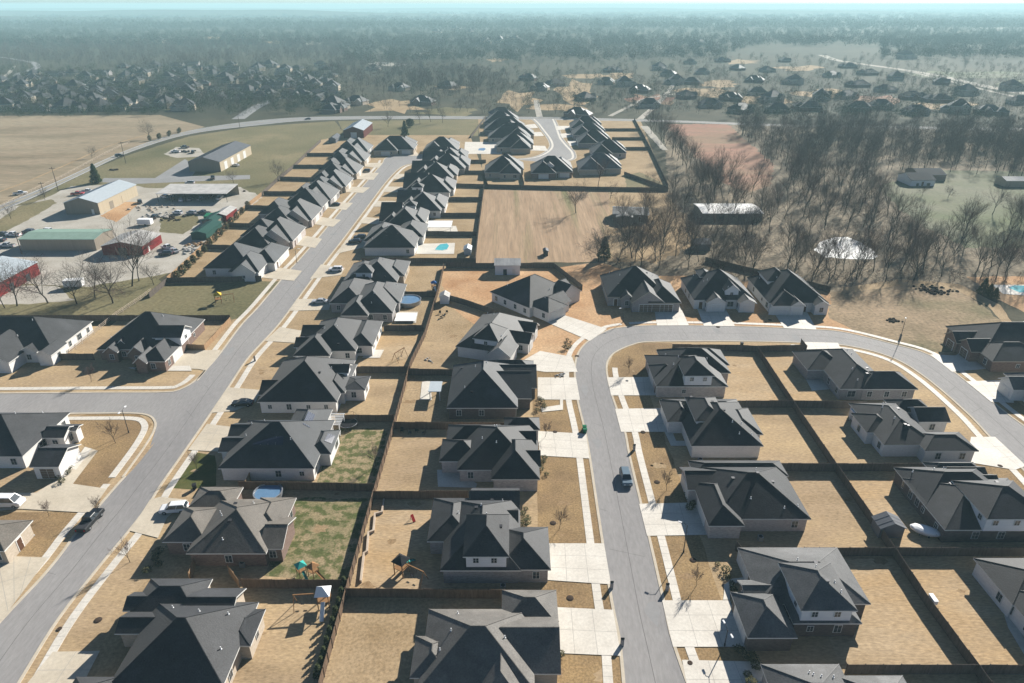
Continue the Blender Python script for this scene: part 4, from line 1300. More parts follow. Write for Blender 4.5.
def scatter(poly_px, n, mind, seed):
    rr = random.Random(seed)
    W = [at(*p) for p in poly_px]
    P = [(p.x, p.y) for p in W]
    x0, x1 = min(p[0] for p in P), max(p[0] for p in P)
    y0, y1 = min(p[1] for p in P), max(p[1] for p in P)
    out = []
    tries = 0
    while len(out) < n and tries < n * 60:
        tries += 1
        q = (rr.uniform(x0, x1), rr.uniform(y0, y1))
        if inside(q, P) and all((q[0] - o[0]) ** 2 + (q[1] - o[1]) ** 2 > mind * mind for o in out):
            out.append(q)
    return [Vector((a, b, 0)) for a, b in out]
groups = [
    ([(596, 262), (625, 222), (672, 222), (700, 235), (735, 255), (770, 272), (765, 284), (690, 274), (620, 268)], 46, 4.0, 'bare tree in the wood right behind the three new houses', 'bare trees behind the three new houses', (1, 3, 5, 2), .82),
    ([(770, 272), (790, 250), (815, 262), (880, 262), (905, 250), (960, 262), (1030, 272), (1030, 284), (960, 280), (880, 284), (800, 288)], 44, 4.5, 'bare tree in the belt above the open dirt lot', 'bare trees above the dirt lot', (1, 3, 5), .78),
    ([(665, 190), (715, 178), (770, 190), (790, 215), (800, 245), (770, 262), (735, 250), (700, 230), (668, 218)], 44, 6.0, 'bare tree in the wood around the pale long roof', 'bare trees around the pale long roof', (1, 3, 5, 4), .85),
    ([(785, 180), (868, 175), (872, 200), (900, 228), (950, 252), (880, 262), (872, 240), (840, 233), (810, 240), (790, 215)], 60, 6.0, 'bare tree in the thicket above the pale pond', 'bare trees above the pale pond', (1, 3, 5), .8),
    ([(938, 248), (965, 212), (1000, 214), (1040, 225), (1050, 255), (1000, 262), (960, 262)], 15, 6.5, 'bare tree in the open clump right of the pale meadow', 'bare trees right of the meadow', (1, 3, 5), .85)]
for gi, (poly, n, md, lb, gr, kinds, s) in enumerate(groups):
    for i, p in enumerate(scatter(poly, n, md, gi + 3)):
        plant(kinds[i % len(kinds)], TREES, p.x, p.y, lb, group=gr, s=s, seed=i, name='bare_tree', world=p)
for i, (u, v, k, s, lb) in enumerate(((388, 127, 1, .7, 'bare tree left of the dark conifer behind the cul-de-sac'), (420, 124, 3, .7, 'first of the bare trees right of the rounded evergreen'), (431, 122, 1, .75, 'middle bare tree of those right of the rounded evergreen'),
                                   (443, 123, 5, .7, 'last bare tree right of the rounded evergreen by the main road'))):
    plant(k, TREES, u, v, lb, s=s, seed=i + 60, name='bare_tree')
# hedgerow of tall trees beside the reddish field
rowp = prep(px([(650, 128), (664, 143), (680, 160), (700, 182), (712, 200)]), 26)
rr = random.Random(5)
for i, p in enumerate(rowp):
    q = p + Vector((rr.uniform(-3, 3), rr.uniform(-2, 2), 0))
    plant((1, 3, 5)[i % 3], TREES, q.x, q.y, 'tall bare tree in the straight row along the reddish field', group='tree row along the reddish field', s=.9, seed=i, name='bare_tree', world=q)
# evergreens
for i, (u, v, k, s, lb) in enumerate((
    (97, 183, 0, .95, 'dark evergreen tree beside the main road by the tan works shed'), (405, 136, 0, 1.0, 'dark conifer behind the head of the left street'), (604, 258, 1, 1.0, 'ivy-dark narrow evergreen among bare trees by the new houses'),
    (982, 294, 1, .6, 'first of three dark conifers by the pool on the right edge'), (988, 297, 1, .55, 'middle one of the three dark conifers by the right-edge pool'), (994, 299, 1, .5, 'last of three dark conifers by the right-edge pool'),
    (410, 127, 4, .6, 'rounded evergreen across the main road behind the dark conifer'))):
    plant(k, CONIF, u, v, lb, s=s, seed=i, name='evergreen_tree')
for i in range(14):
    t = i / 13
    u, v = 176 + (246 - 176) * t, 277 + (205 - 277) * t
    plant(3, CONIF, u + 2, v + 3, 'dark rounded shrub in the row along the light new fence', 'shrub', 'shrubs along the light new fence', 1.0, i, 'shrub')
for i in range(10):
    t = i / 9
    plant(2, CONIF, 345 - 26 * t, 588 + 88 * t, 'narrow young evergreen in the row along the rear fence', 'shrub', 'young evergreens along the rear fence', .95, i, 'young_evergreen')
for i in range(7):
    t = i / 6
    plant(3, CONIF, 150 + 30 * t + (i % 2) * 4, 141 - 9 * t, 'dark bush in the clump on the bend of the main road', 'shrub', 'bushes on the road bend', 1.1, i, 'shrub')
for i, (u, v, k, lb) in enumerate((
    (115.5, 443, 1, 'staked young tree on the corner lawn beside the lamp post'), (91, 382, 0, 'young bare tree on the lawn of the brick corner house'), (197, 469, 0, 'young bare tree on the dark green front lawn'),
    (130, 562, 1, 'bare young tree by the kerb above the bottom-left house'), (49, 516, 0, 'small bare tree on the lawn beside the flower beds'), (559, 529, 0, 'spindly young tree on the brown lawn of the house with white upper box'),
    (697, 585, 0, 'spindly young tree on the lawn beside the street lamp'), (376, 466, 1, 'pale bare tree in the green yard corner'), (545, 437, 0, 'young tree in a mulch ring by the brown front lawn'), (667, 490, 0, 'young tree in a ring right of the blue-grey car'),
    (100, 515, 0, 'leafless sapling near the black pickup'), (629, 373, 1, 'sapling on the lawn inside the bend'))):
    plant(k, SMALL, u, v, lb, s=.85 if i != 7 else 1.0, seed=i, name='young_tree')
# shrubs against houses: one bed per house front
rr = random.Random(77)
beds = [((688, 500), 'house with broad dark hip'), ((724, 578), 'dark brick two-storey house'), ((543, 467), 'brick house with covered patio'), ((523, 520), 'house with white upper box'), ((160, 560), 'weathered brick house'), ((66, 474), 'white house with brown garage doors'),
        ((540, 405), 'blue-grey pyramid house'), ((750, 668), 'grey roof at the bottom edge'), ((556, 640), 'nearest grey house'), ((568, 345), 'angled white house'), ((140, 366), 'red brick corner house')]
for i, ((u, v), lb) in enumerate(beds):
    p = at(u, v)
    for k in range(5):
        plant(5, CONIF, 0, 0, 'low shrub planted at the front of the ' + lb, 'shrub', 'low shrubs of the ' + lb, rr.uniform(.7, 1.25), i * 5 + k, 'shrub', world=Vector((p.x + rr.uniform(-.9, .9), p.y + (k - 2) * 1.3, 0)))
# ================================================================ WOODS (masses nobody could count)
def soup(name, centres, make, mats_, label, seed):
    """one mesh of many trees; make(rng) -> (tri array [n,3,3], mat index [n])"""
    rg = np.random.default_rng(seed)
    T = [make(np.random.default_rng(seed * 10 + k)) for k in range(10)]
    V, MI = [], []
    for c in centres:
        tri, mi = T[rg.integers(len(T))]
        a = rg.uniform(0, 2 * np.pi)
        s = rg.uniform(.7, 1.25) * c[3]
        ca, sa = np.cos(a) * s, np.sin(a) * s
        o = np.empty_like(tri)
        o[..., 0] = tri[..., 0] * ca - tri[..., 1] * sa + c[0]
        o[..., 1] = tri[..., 0] * sa + tri[..., 1] * ca + c[1]
        o[..., 2] = tri[..., 2] * s + c[2]
        V.append(o)
        MI.append(mi)
    V = np.concatenate(V).reshape(-1, 3).astype(np.float32)
    MI = np.concatenate(MI).astype(np.int32)
    n = len(MI)
    me = bpy.data.meshes.new(name)
    me.vertices.add(n * 3)
    me.vertices.foreach_set('co', V.ravel())
    me.loops.add(n * 3)
    me.loops.foreach_set('vertex_index', np.arange(n * 3, dtype=np.int32))
    me.polygons.add(n)
    me.polygons.foreach_set('loop_start', np.arange(0, n * 3, 3, dtype=np.int32))
    for m in mats_:
        me.materials.append(m)
    me.polygons.foreach_set('material_index', MI)
    me.update(calc_edges=True)
    me.validate()
    o = put(name, me)
    tag(o, label, 'trees', kind='stuff')
    return o

def mk_bare(nt, h, r, w_):
    def f(rg):
        tri = []
        for k in range(nt):
            t = rg.uniform(.22, 1)
            z = h * t
            rad = r * np.sin(np.clip((t - .12) / .95, 0, 1) * np.pi) ** .7 * rg.uniform(.1, .75)
            a = rg.uniform(0, 2 * np.pi)
            p = np.array([rad * np.cos(a), rad * np.sin(a), z])
            d = np.array([np.cos(a) * rg.uniform(.1, .9), np.sin(a) * rg.uniform(.1, .9), rg.uniform(.3, 1.1)])
            d /= np.linalg.norm(d)
            L = rg.uniform(.12, .26) * h
            s = np.cross(d, rg.normal(size=3))
            s /= np.linalg.norm(s)
            ww = w_ * rg.uniform(.6, 1.4)
            tri.append([p - s * ww, p + s * ww, p + d * L])
        for k in range(3):
            a = k * 2.1
            s = np.array([np.cos(a), np.sin(a), 0]) * h * .014
            tri.append([-s, s, np.array([0, 0, h * .6])])
        return np.array(tri), np.concatenate([np.zeros(nt), np.ones(3)])
    return f

def mk_clump(nt, h, r, sz, zlo=.12):
    def f(rg):
        tri = []
        lob = rg.normal(size=(4, 3)) * np.array([r * .45, r * .45, h * .12])
        for k in range(nt):
            c = lob[rg.integers(4)] + np.array([0, 0, h * .55])
            d = rg.normal(size=3)
            d /= np.linalg.norm(d)
            p = c + d * np.array([r * .55, r * .55, h * .4]) * rg.uniform(.5, 1)
            p[2] = max(p[2], h * zlo)
            a, b = rg.normal(size=3), rg.normal(size=3)
            a *= sz / np.linalg.norm(a)
            b *= sz / np.linalg.norm(b)
            tri.append([p, p + a, p + b])
        return np.array(tri), (rg.random(nt) < .3).astype(float)
    return f

def fill_px(poly, n, seed, s=(1, 1), z=0):
    """points spread evenly over the picture of a region, as real ground points"""
    rr = random.Random(seed)
    x0, x1 = min(p[0] for p in poly), max(p[0] for p in poly)
    y0, y1 = min(p[1] for p in poly), max(p[1] for p in poly)
    out = []
    t = 0
    while len(out) < n and t < n * 50:
        t += 1
        u, v = rr.uniform(x0, x1), rr.uniform(y0, y1)
        if inside((u, v), poly):
            p = at(u, v)
            out.append((p.x, p.y, z, rr.uniform(*s)))
    return out
def fill_w(poly, n, md, seed, s=(.8, 1.1)):
    rr = random.Random(seed)
    P = [(at(*p).x, at(*p).y) for p in poly]
    x0, x1 = min(p[0] for p in P), max(p[0] for p in P)
    y0, y1 = min(p[1] for p in P), max(p[1] for p in P)
    out = []
    t = 0
    while len(out) < n and t < n * 40:
        t += 1
        q = (rr.uniform(x0, x1), rr.uniform(y0, y1))
        if inside(q, P):
            out.append((q[0], q[1], 0, rr.uniform(*s)))
    return out
BT = [M['twig'], M['bark']]
DK = [M['needle'], M['needle2']]
# ================================================================ FAR HOUSES
FH = []
def far_template(i, vols, wall, roof):
    n0 = len(HOUSES)
    r = house('x', vols, wall, roof, '-y', detail=0, loc=Vector((0, 0, 0)), name='distant_house')
    HOUSES.pop()
    FH.append(r)
far_template(0, [Vol(-9, 9, -6, 6, 3, 'hip', .7), Vol(-9, -2, -9, 2, 3, 'hip', .7), Vol(2, 8, -8, 0, 3, 'gy', .8)], 'tan', 'black')
far_template(1, [Vol(-10, 8, -6, 7, 3, 'hip', .65), Vol(2, 11, -9, 3, 3, 'hip', .7), Vol(-6, 0, -8.5, 0, 3, 'gy', .9)], 'brown', 'char')
far_template(2, [Vol(-8, 8, -7, 7, 5, 'hip', .75), Vol(-13, -6, -5, 5, 3, 'hip', .6), Vol(0, 6, -9, 0, 5, 'gy', .8)], 'tan', 'char')
far_template(3, [Vol(-11, 11, -5, 5, 3, 'gx', .6), Vol(3, 10, -8, 2, 3, 'gy', .7)], 'grey', 'black')
first = [True] * 4
def far_house(u, v, k, label, group, s=1.0, seed=0):
    rr = random.Random(seed * 5 + int(u))
    p = at(u, v)
    rot = rr.uniform(-.5, .5) + rr.choice((0, 0, PI / 2, PI))
    if first[k]:
        o = FH[k]
        first[k] = False
        o.location, o.rotation_euler, o.scale = p, (0, 0, rot), (s,) * 3
        o['label'], o['group'] = label, group
    else:
        o = dup(FH[k], p, rot, label, group, s)
    return o
rr = random.Random(3)
cen = [(357, 104), (423, 104), (555, 86), (585, 100), (624, 86), (649, 107), (578, 117), (501, 117), (528, 80), (659, 70), (572, 55), (669, 54), (374, 70), (447, 88), (676, 84), (540, 90), (612, 72), (400, 90)]
rig = [(690, 84), (710, 107), (777, 112), (754, 82), (794, 84), (737, 70), (757, 95), (831, 77), (868, 75), (895, 80), (858, 87), (858, 110), (915, 114), (912, 99), (965, 95), (989, 114), (1019, 104), (690, 64), (784, 62), (820, 100), (730, 100), (702, 74), (766, 72), (940, 84), (1010, 90), (640, 92), (606, 84), (668, 76), (722, 62), (772, 102), (808, 110), (846, 98), (884, 92), (938, 102), (958, 112), (848, 68), (880, 108), (740, 112), (686, 98)]
for i, (u, v) in enumerate(cen):
    far_house(u, v, (0, 1, 0, 1, 2)[i % 5], 'dark-roofed house on an open lot just beyond the main road', 'houses straight across the main road', 1.05, i)
for i, (u, v) in enumerate(rig):
    far_house(u, v, (1, 0, 0, 1, 2)[i % 5], 'dark hip-roofed house in the hazy subdivision at upper right', 'houses in the upper right subdivision', 1.05, i)
n = 0
taken = []
while n < 135:
    u, v = rr.uniform(-5, 335), rr.uniform(64, 112)
    if v < 74 and (u < 120 or u > 330) or (v > 100 and 190 < u < 330) or (20 > u and v < 84):
        continue
    if any(abs(u - a) < 11 and abs(v - b) < 2.6 for a, b in taken):
        continue
    taken.append((u, v))
    far_house(u, v, rr.choice((0, 1, 2, 2, 3)), 'steep-roofed house in the dense suburb at upper left', 'houses of the upper left suburb', rr.uniform(.85, 1.05), n)
    n += 1
for i, (u, v) in enumerate([(436, 33), (455, 30), (470, 33), (500, 42), (515, 41), (486, 44), (230, 37), (245, 37), (118, 43), (160, 43), (905, 59), (700, 46)]):
    far_house(u, v, 2, 'pale speck of a house far off in the woods', 'far specks of houses in the woods', 1.4, i)

YARD = []
rr = random.Random(19)
for o in list(COL.objects):
    if o.name.startswith('distant_house') and o.parent is None and o.location.y < 1700:
        for k in range(rr.randint(2, 4)):
            a = rr.uniform(0, 6.28)
            d = rr.uniform(11, 17)
            YARD.append((o.location.x + d * math.cos(a), o.location.y + d * math.sin(a), 0, rr.uniform(.45, .8)))
# middle-distance bare woods on the right
soup('bare_wood', fill_w([(735, 131), (1040, 133), (1200, 150), (1200, 178), (1000, 177), (930, 171), (870, 172), (790, 182), (760, 158)], 800, 0, 11) +
     fill_w([(1020, 215), (1200, 215), (1300, 290), (1060, 290)], 90, 0, 12), mk_bare(240, 13, 4.2, .05), BT, 'dense grey bare wood between the main road and the pale meadow', 11)
soup('undergrowth', fill_w([(600, 265), (690, 262), (770, 272), (880, 272), (1040, 278), (1040, 288), (960, 283), (880, 287), (770, 287), (690, 277), (600, 271)], 260, 0, 13, (.3, .7)) +
     fill_w([(670, 200), (780, 190), (800, 235), (760, 262), (690, 240)], 160, 0, 14, (.3, .7)) + fill_w([(790, 180), (880, 178), (905, 215), (960, 255), (880, 265), (800, 215)], 240, 0, 15, (.3, .8)),
     mk_bare(90, 4.5, 2.4, .05), [M['twigred'], M['bark']], 'tangled leafless undergrowth beneath the right-hand woods', 13)
# belts beyond the main road
belts = [
    ([(-20, 44), (340, 44), (345, 60), (300, 66), (140, 72), (100, 68), (-20, 66)], 1500, 'grey bare belt of trees beyond the far left suburb', 'twig', 21),
    ([(330, 62), (400, 66), (480, 74), (520, 92), (480, 98), (350, 92), (330, 80)], 330, 'bare belt behind the houses across the main road', 'twig', 22)]
for poly, n, lb, tw, sd_ in belts:
    soup('bare_wood', fill_w(poly, n, 0, sd_), mk_bare(110, 13, 4.8, .11), [M[tw], M['needle']], lb, sd_)
soup('far_wood', fill_px([(-60, 28), (1080, 28), (1080, 46), (-60, 48)], 4200, 31, (.8, 1.3)) + fill_px([(520, 44), (760, 44), (720, 58), (600, 62), (520, 58)], 500, 32, (.7, 1.1)) +
     fill_px([(880, 34), (1080, 34), (1080, 60), (960, 58), (880, 60)], 900, 33, (.8, 1.1)) + fill_px([(340, 44), (520, 44), (520, 62), (340, 64)], 500, 34, (.7, 1.0)), mk_clump(90, 13, 8, 1.6), [M['hill'], M['needle']], 'dark woods filling the distance in front of the hazy hills', 31)
soup('distant_wood', fill_px([(-80, 13), (1100, 13), (1100, 29), (-80, 29)], 4200, 35, (1.0, 1.6)) + fill_px([(-80, 9.5), (1100, 9.5), (1100, 14), (-80, 14)], 1500, 36, (1.0, 1.7)), mk_clump(50, 15, 22, 4.2, .0), [M['hill'], M['needle']], 'blue hazed forest toward the horizon', 35)
soup('scattered_trees', fill_px([(360, 64), (700, 56), (1060, 60), (1060, 112), (820, 116), (560, 116), (340, 112), (340, 80)], 900, 41, (.6, 1.0)) + fill_px([(0, 66), (340, 68), (330, 112), (0, 114)], 520, 42, (.5, .9)),
     mk_bare(150, 11, 4.4, .065), BT, 'scattered bare trees among the houses beyond the main road', 41)
soup('dark_trees', YARD + fill_px([(340, 64), (520, 60), (700, 56), (1060, 58), (1060, 110), (820, 116), (560, 112), (420, 100), (340, 84)], 520, 43, (.45, .85)) + fill_px([(0, 68), (340, 70), (330, 108), (0, 112)], 850, 44, (.4, .75)) +
     fill_px([(0, 112), (170, 110), (160, 116), (0, 118)], 120, 45, (.3, .55)) + fill_px([(185, 98), (260, 96), (250, 118), (190, 116)], 60, 46, (.45, .8)) + fill_px([(270, 100), (345, 100), (335, 114), (270, 116)], 60, 47, (.45, .8)) +
     fill_px([(730, 112), (1040, 116), (1040, 122), (728, 120)], 130, 48, (.4, .7)), mk_clump(240, 13, 6, .75), DK, 'dark evergreen clumps among the houses beyond the main road', 43)

# ---------------------------------------------------------------- hills on the horizon
def ridge(y, x0, x1, hmax, seed, depth=900):
    rr = random.Random(seed)
    ph = [rr.uniform(0, 6.28) for _ in range(5)]
    nx, ny = 70, 6
    vs, fs = [], []
    for j in range(ny):
        for i in range(nx):
            t = i / (nx - 1)
            x = x0 + (x1 - x0) * t
            e = math.sin(PI * t) ** .6
            h_ = hmax * e * (.62 + .2 * math.sin(5 * t + ph[0]) + .12 * math.sin(13 * t + ph[1]) + .05 * math.sin(41 * t + ph[2]))
            s = math.sin(PI * j / (ny - 1)) if ny > 1 else 1
            vs.append((x, y + depth * j / (ny - 1), -3 + max(0, h_) * s))
    for j in range(ny - 1):
        for i in range(nx - 1):
            a = j * nx + i
            fs.append((a, a + 1, a + nx + 1, a + nx))
    o = MB().add(vs, fs).build('hill', M['hill'])
    o['kind'] = 'structure'
ridge(3600, -3600, -200, 42, 1)
ridge(5200, -6500, 900, 66, 2, 1400)
ridge(6500, 200, 7500, 58, 3, 1600)
ridge(9500, -9000, 9000, 88, 4, 2500)
# thin mast on the horizon
t = thing('radio_mast', 'thin grey mast far off on the hazy horizon', 'mast', (at(486, 8).x * .45, at(486, 8).y * .45, 0))
MB().tube((0, 0, 0), (0, 0, 88), 2.2, 1.2, 6).build('pole', M['steel'], t)
MB().box(-3, 3, -3, 3, 60, 61).build('platform', M['steel'], t)

# ================================================================ WORKS YARD, BARNS, SHEDS
def metal_building(name, label, cat, x0, x1, y0, y1, h, rise, wall, roof, ridge='y', wall2=None, doors=(), over=.25, single=False):
    cx, cyy = (x0 + x1) / 2, (y0 + y1) / 2
    r = thing(name, label, cat, (cx, cyy, 0))
    a, b, c, d = x0 - cx, x1 - cx, y0 - cyy, y1 - cyy
    wb = MB()
    if ridge == 'y':
        prof = [(a, -.2), (b, -.2), (b, h), (0, h + rise), (a, h)]
        if single:
            prof = [(a, -.2), (b, -.2), (b, h), (0, h + rise * .5), (a, h + rise)]
        vs = [(q[0], c, q[1]) for q in prof] + [(q[0], d, q[1]) for q in prof]
    else:
        prof = [(c, -.2), (d, -.2), (d, h), (0, h + rise), (c, h)]
        vs = [(a, q[0], q[1]) for q in prof] + [(b, q[0], q[1]) for q in prof]
    wb.add(vs, [(0, 1, 2, 3, 4), (9, 8, 7, 6, 5)], 0)
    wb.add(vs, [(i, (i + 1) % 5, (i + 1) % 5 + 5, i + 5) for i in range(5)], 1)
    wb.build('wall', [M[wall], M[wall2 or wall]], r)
    rb = MB()
    o = over
    if ridge == 'y':
        for sx in (-1, 1):
            e = b + o if sx > 0 else a - o
            ez = h - o * rise / (b - a) * 2
            vs = [(0, c - o, h + rise + .08), (e, c - o, ez + .08), (e, d + o, ez + .08), (0, d + o, h + rise + .08)]
            vs += [(p[0], p[1], p[2] - .14) for p in vs]
            rb.add(vs, [(0, 1, 2, 3), (7, 6, 5, 4), (0, 4, 5, 1), (1, 5, 6, 2), (2, 6, 7, 3), (3, 7, 4, 0)])
            for k in range(int((d - c) / 1.2)):
                yy = c + (k + .5) * 1.2
                rb.tube((0, yy, h + rise + .1), (e, yy, ez + .1), .03, .03, 3, 0, False)
    else:
        for sy in (-1, 1):
            e = d + o if sy > 0 else c - o
            ez = h - o * rise / (d - c) * 2
            vs = [(a - o, 0, h + rise + .08), (a - o, e, ez + .08), (b + o, e, ez + .08), (b + o, 0, h + rise + .08)]
            vs += [(p[0], p[1], p[2] - .14) for p in vs]
            rb.add(vs, [(0, 1, 2, 3), (7, 6, 5, 4), (0, 4, 5, 1), (1, 5, 6, 2), (2, 6, 7, 3), (3, 7, 4, 0)])
            for k in range(int((b - a) / 1.2)):
                xx = a + (k + .5) * 1.2
                rb.tube((xx, 0, h + rise + .1), (xx, e, ez + .1), .03, .03, 3, 0, False)
    rb.build('roof', M[roof], r)
    for side, t, w_, hh, m in doors:
        mb = MB()
        if side == '+x':
            y = c + (d - c) * t
            mb.box(b - .03, b + .06, y - w_ / 2, y + w_ / 2, 0, hh)
        else:
            x = a + (b - a) * t
            mb.box(x - w_ / 2, x + w_ / 2, c - .06, c + .03, 0, hh)
        mb.build('roll_up_door' if w_ > 1.6 else 'door', M[m], r)
    return r
A = at
k = H
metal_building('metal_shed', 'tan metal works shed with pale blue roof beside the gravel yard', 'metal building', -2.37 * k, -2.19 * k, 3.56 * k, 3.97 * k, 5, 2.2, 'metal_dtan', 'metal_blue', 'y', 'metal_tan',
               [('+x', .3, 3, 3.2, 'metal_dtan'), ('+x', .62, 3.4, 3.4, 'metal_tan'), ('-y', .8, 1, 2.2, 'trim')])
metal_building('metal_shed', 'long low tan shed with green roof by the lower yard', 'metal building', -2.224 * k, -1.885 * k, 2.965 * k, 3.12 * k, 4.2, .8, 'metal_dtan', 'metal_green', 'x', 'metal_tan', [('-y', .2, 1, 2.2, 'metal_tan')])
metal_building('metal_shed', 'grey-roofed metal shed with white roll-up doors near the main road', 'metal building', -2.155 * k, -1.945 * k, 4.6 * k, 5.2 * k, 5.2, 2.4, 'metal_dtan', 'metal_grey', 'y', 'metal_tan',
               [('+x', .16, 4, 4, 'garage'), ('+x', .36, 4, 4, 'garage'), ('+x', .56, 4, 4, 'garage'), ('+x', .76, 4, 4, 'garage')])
metal_building('metal_shed', 'small red shed with white metal roof behind the bare trees', 'metal building', -1.82 * k, -1.64 * k, 2.9 * k, 3.08 * k, 3.4, 1.6, 'metal_red', 'metal_white', 'y', 'metal_red', [('-y', .5, 3, 2.8, 'darksteel'), ('+x', .3, 1, 2.1, 'trim')])
rb_ = metal_building('red_building', 'bright red building with grey roof cut by the left edge', 'metal building', at(-60, 292).x, at(9, 292).x, at(0, 297).y, at(0, 274).y, 4.2, 2.0, 'metal_red', 'metal_blue', 'y', 'metal_red',
               [('+x', .3, 2, 2.2, 'glass'), ('+x', .7, 2, 2.2, 'glass'), ('-y', .7, 3, 3, 'glass')])
for (u0, u1, v0, v1, roof, wall, h_, lb) in ((192, 207, 240, 228, 'metal_dgreen', 'metal_dgreen', 2.6, 'green-roofed storage shed nearest the row of shrubs'), (203, 217, 227, 219, 'metal_dgreen', 'metal_dtan', 2.6, 'second green-roofed storage shed behind the nearest one'),
                                             (214, 227, 222, 214, 'metal_white', 'metal_red', 2.8, 'little red shed with white roof by the green-roofed sheds')):
    metal_building('storage_shed', lb, 'shed', at(u0, v0).x, at(u1, v0).x, at(0, v0).y, at(0, v1).y, h_, .8, wall, roof, 'y')
metal_building('barn', 'red barn with white metal roof behind the cul-de-sac', 'barn', at(344, 138).x, at(364, 138).x, at(0, 138).y, at(0, 130).y, 5, 2.4, 'metal_brownred', 'metal_blue', 'y', 'metal_brownred', [('-y', .5, 4, 3.6, 'garage')])
metal_building('shed', 'little grey shed at the top of the left row', 'shed', at(329, 143).x, at(336, 143).x, at(0, 143).y, at(0, 139).y, 2.6, 1.2, 'metal_grey', 'metal_grey', 'y')
metal_building('long_barn', 'long low barn with pale roof hidden among bare trees', 'barn', at(702, 221).x, at(762, 221).x, at(0, 221).y, at(0, 211).y, 3.2, .7, 'metal_dtan', 'metal_pale', 'x', 'metal_dtan', [('-y', .3, 3, 2.6, 'darksteel'), ('-y', .65, 3, 2.6, 'darksteel')])
metal_building('dark_shed', 'small dark shed standing in the bare wood', 'shed', at(695, 251).x, at(710, 251).x, at(0, 251).y, at(0, 246).y, 2.6, 1.2, 'metal_grey', 'metal_grey', 'x')
metal_building('white_house', 'low white house with dark roof at the edge of the pale meadow', 'house', at(910, 186).x, at(934, 186).x, at(0, 186).y, at(0, 180).y, 3.0, 2.2, 'siding', 'darkroof', 'x', 'siding', [('-y', .3, 1.2, 1.4, 'glass'), ('-y', .5, 1.0, 2.1, 'door'), ('-y', .75, 1.6, 1.4, 'glass')])
metal_building('brown_house', 'dark low house behind the white house on the meadow', 'house', at(918, 181).x, at(945, 181).x, at(0, 181).y, at(0, 175).y, 3.0, 2.0, 'metal_dtan', 'darkroof', 'x', 'metal_dtan')
metal_building('long_shed', 'pale low shed at the far right of the meadow', 'shed', at(1005, 187).x, at(1040, 187).x, at(0, 187).y, at(0, 183).y, 3, 1.2, 'metal_tan', 'metal_white', 'x')
metal_building('white_shed', 'long white workshop in the fenced dirt yard', 'shed', at(495, 275).x, at(520, 275).x, at(0, 275).y, at(0, 268).y, 3.4, 1.2, 'siding', 'metal_white', 'x', 'siding', [('-y', .4, 1.2, 2.0, 'glass'), ('-y', .75, 1.0, 2.1, 'trim')])
metal_building('white_shed', 'small white garden shed in the fence corner by the dirt yard', 'shed', at(440, 304).x, at(449, 304).x, at(0, 304).y, at(0, 300).y, 2.3, .8, 'siding', 'metal_white', 'y', 'siding')
metal_building('black_shed', 'black garden shed at the fence crossing in the right block', 'shed', at(878, 538).x, at(902, 538).x, at(0, 538).y, at(0, 527).y, 2.2, 1.0, 'metal_grey', 'metal_grey', 'y', 'metal_grey')
metal_building('pump_shed', 'tiny grey shed in the turquoise pool yard', 'shed', at(464, 255).x, at(471, 255).x, at(0, 255).y, at(0, 251).y, 2, .7, 'metal_blue', 'metal_blue', 'y')
metal_building('deer_blind', 'tiny dark box hut standing on the striped field', 'hut', at(543.5, 256).x, at(548, 256).x, at(0, 256).y, at(0, 253.5).y, 1.8, .4, 'darksteel', 'darksteel', 'y')
# grey metal house under the trees
p = at(630, 218)
house('grey metal-roofed house with porch standing under bare trees', [Vol(-7.5, 7.5, -6, 6, 3.2, 'gx', .2), Vol(-6, 1, -9, -3, 2.8, 'gy', .25)], 'brown', 'grey', '-y', detail=1, loc=p, rot=R(-8), garage=False)
HOUSES[-1][0].children[0].data.materials[0] = M['metal_pale']
# long open canopy
t = thing('canopy', 'long white open-sided canopy roof over parked vehicles', 'canopy', (at(198, 199).x, at(198, 199).y, 0))
a0, a1 = at(160, 201).x - t.location.x, at(230, 201).x - t.location.x
mb = MB()
mb.add([(a0, -6, 4.0), (a1, -6, 4.0), (a1, 9, 4.9), (a0, 9, 4.9), (a0, -6, 3.8), (a1, -6, 3.8), (a1, 9, 4.7), (a0, 9, 4.7)], [(0, 1, 2, 3), (7, 6, 5, 4), (0, 4, 5, 1), (1, 5, 6, 2), (2, 6, 7, 3), (3, 7, 4, 0)])
mb.build('roof', M['metal_white'], t)
for i in range(6):
    x = a0 + .4 + (a1 - a0 - .8) * i / 5
    for y, z in ((-5.7, 3.8), (8.7, 4.65)):
        MB().tube((x, y, -.1), (x, y, z), .11, .11, 6).build('post', M['darksteel'], t)
MB().box(a0, a1, 8.5, 8.6, 0, 4.6).build('back_wall', M['metal_tan'], t)

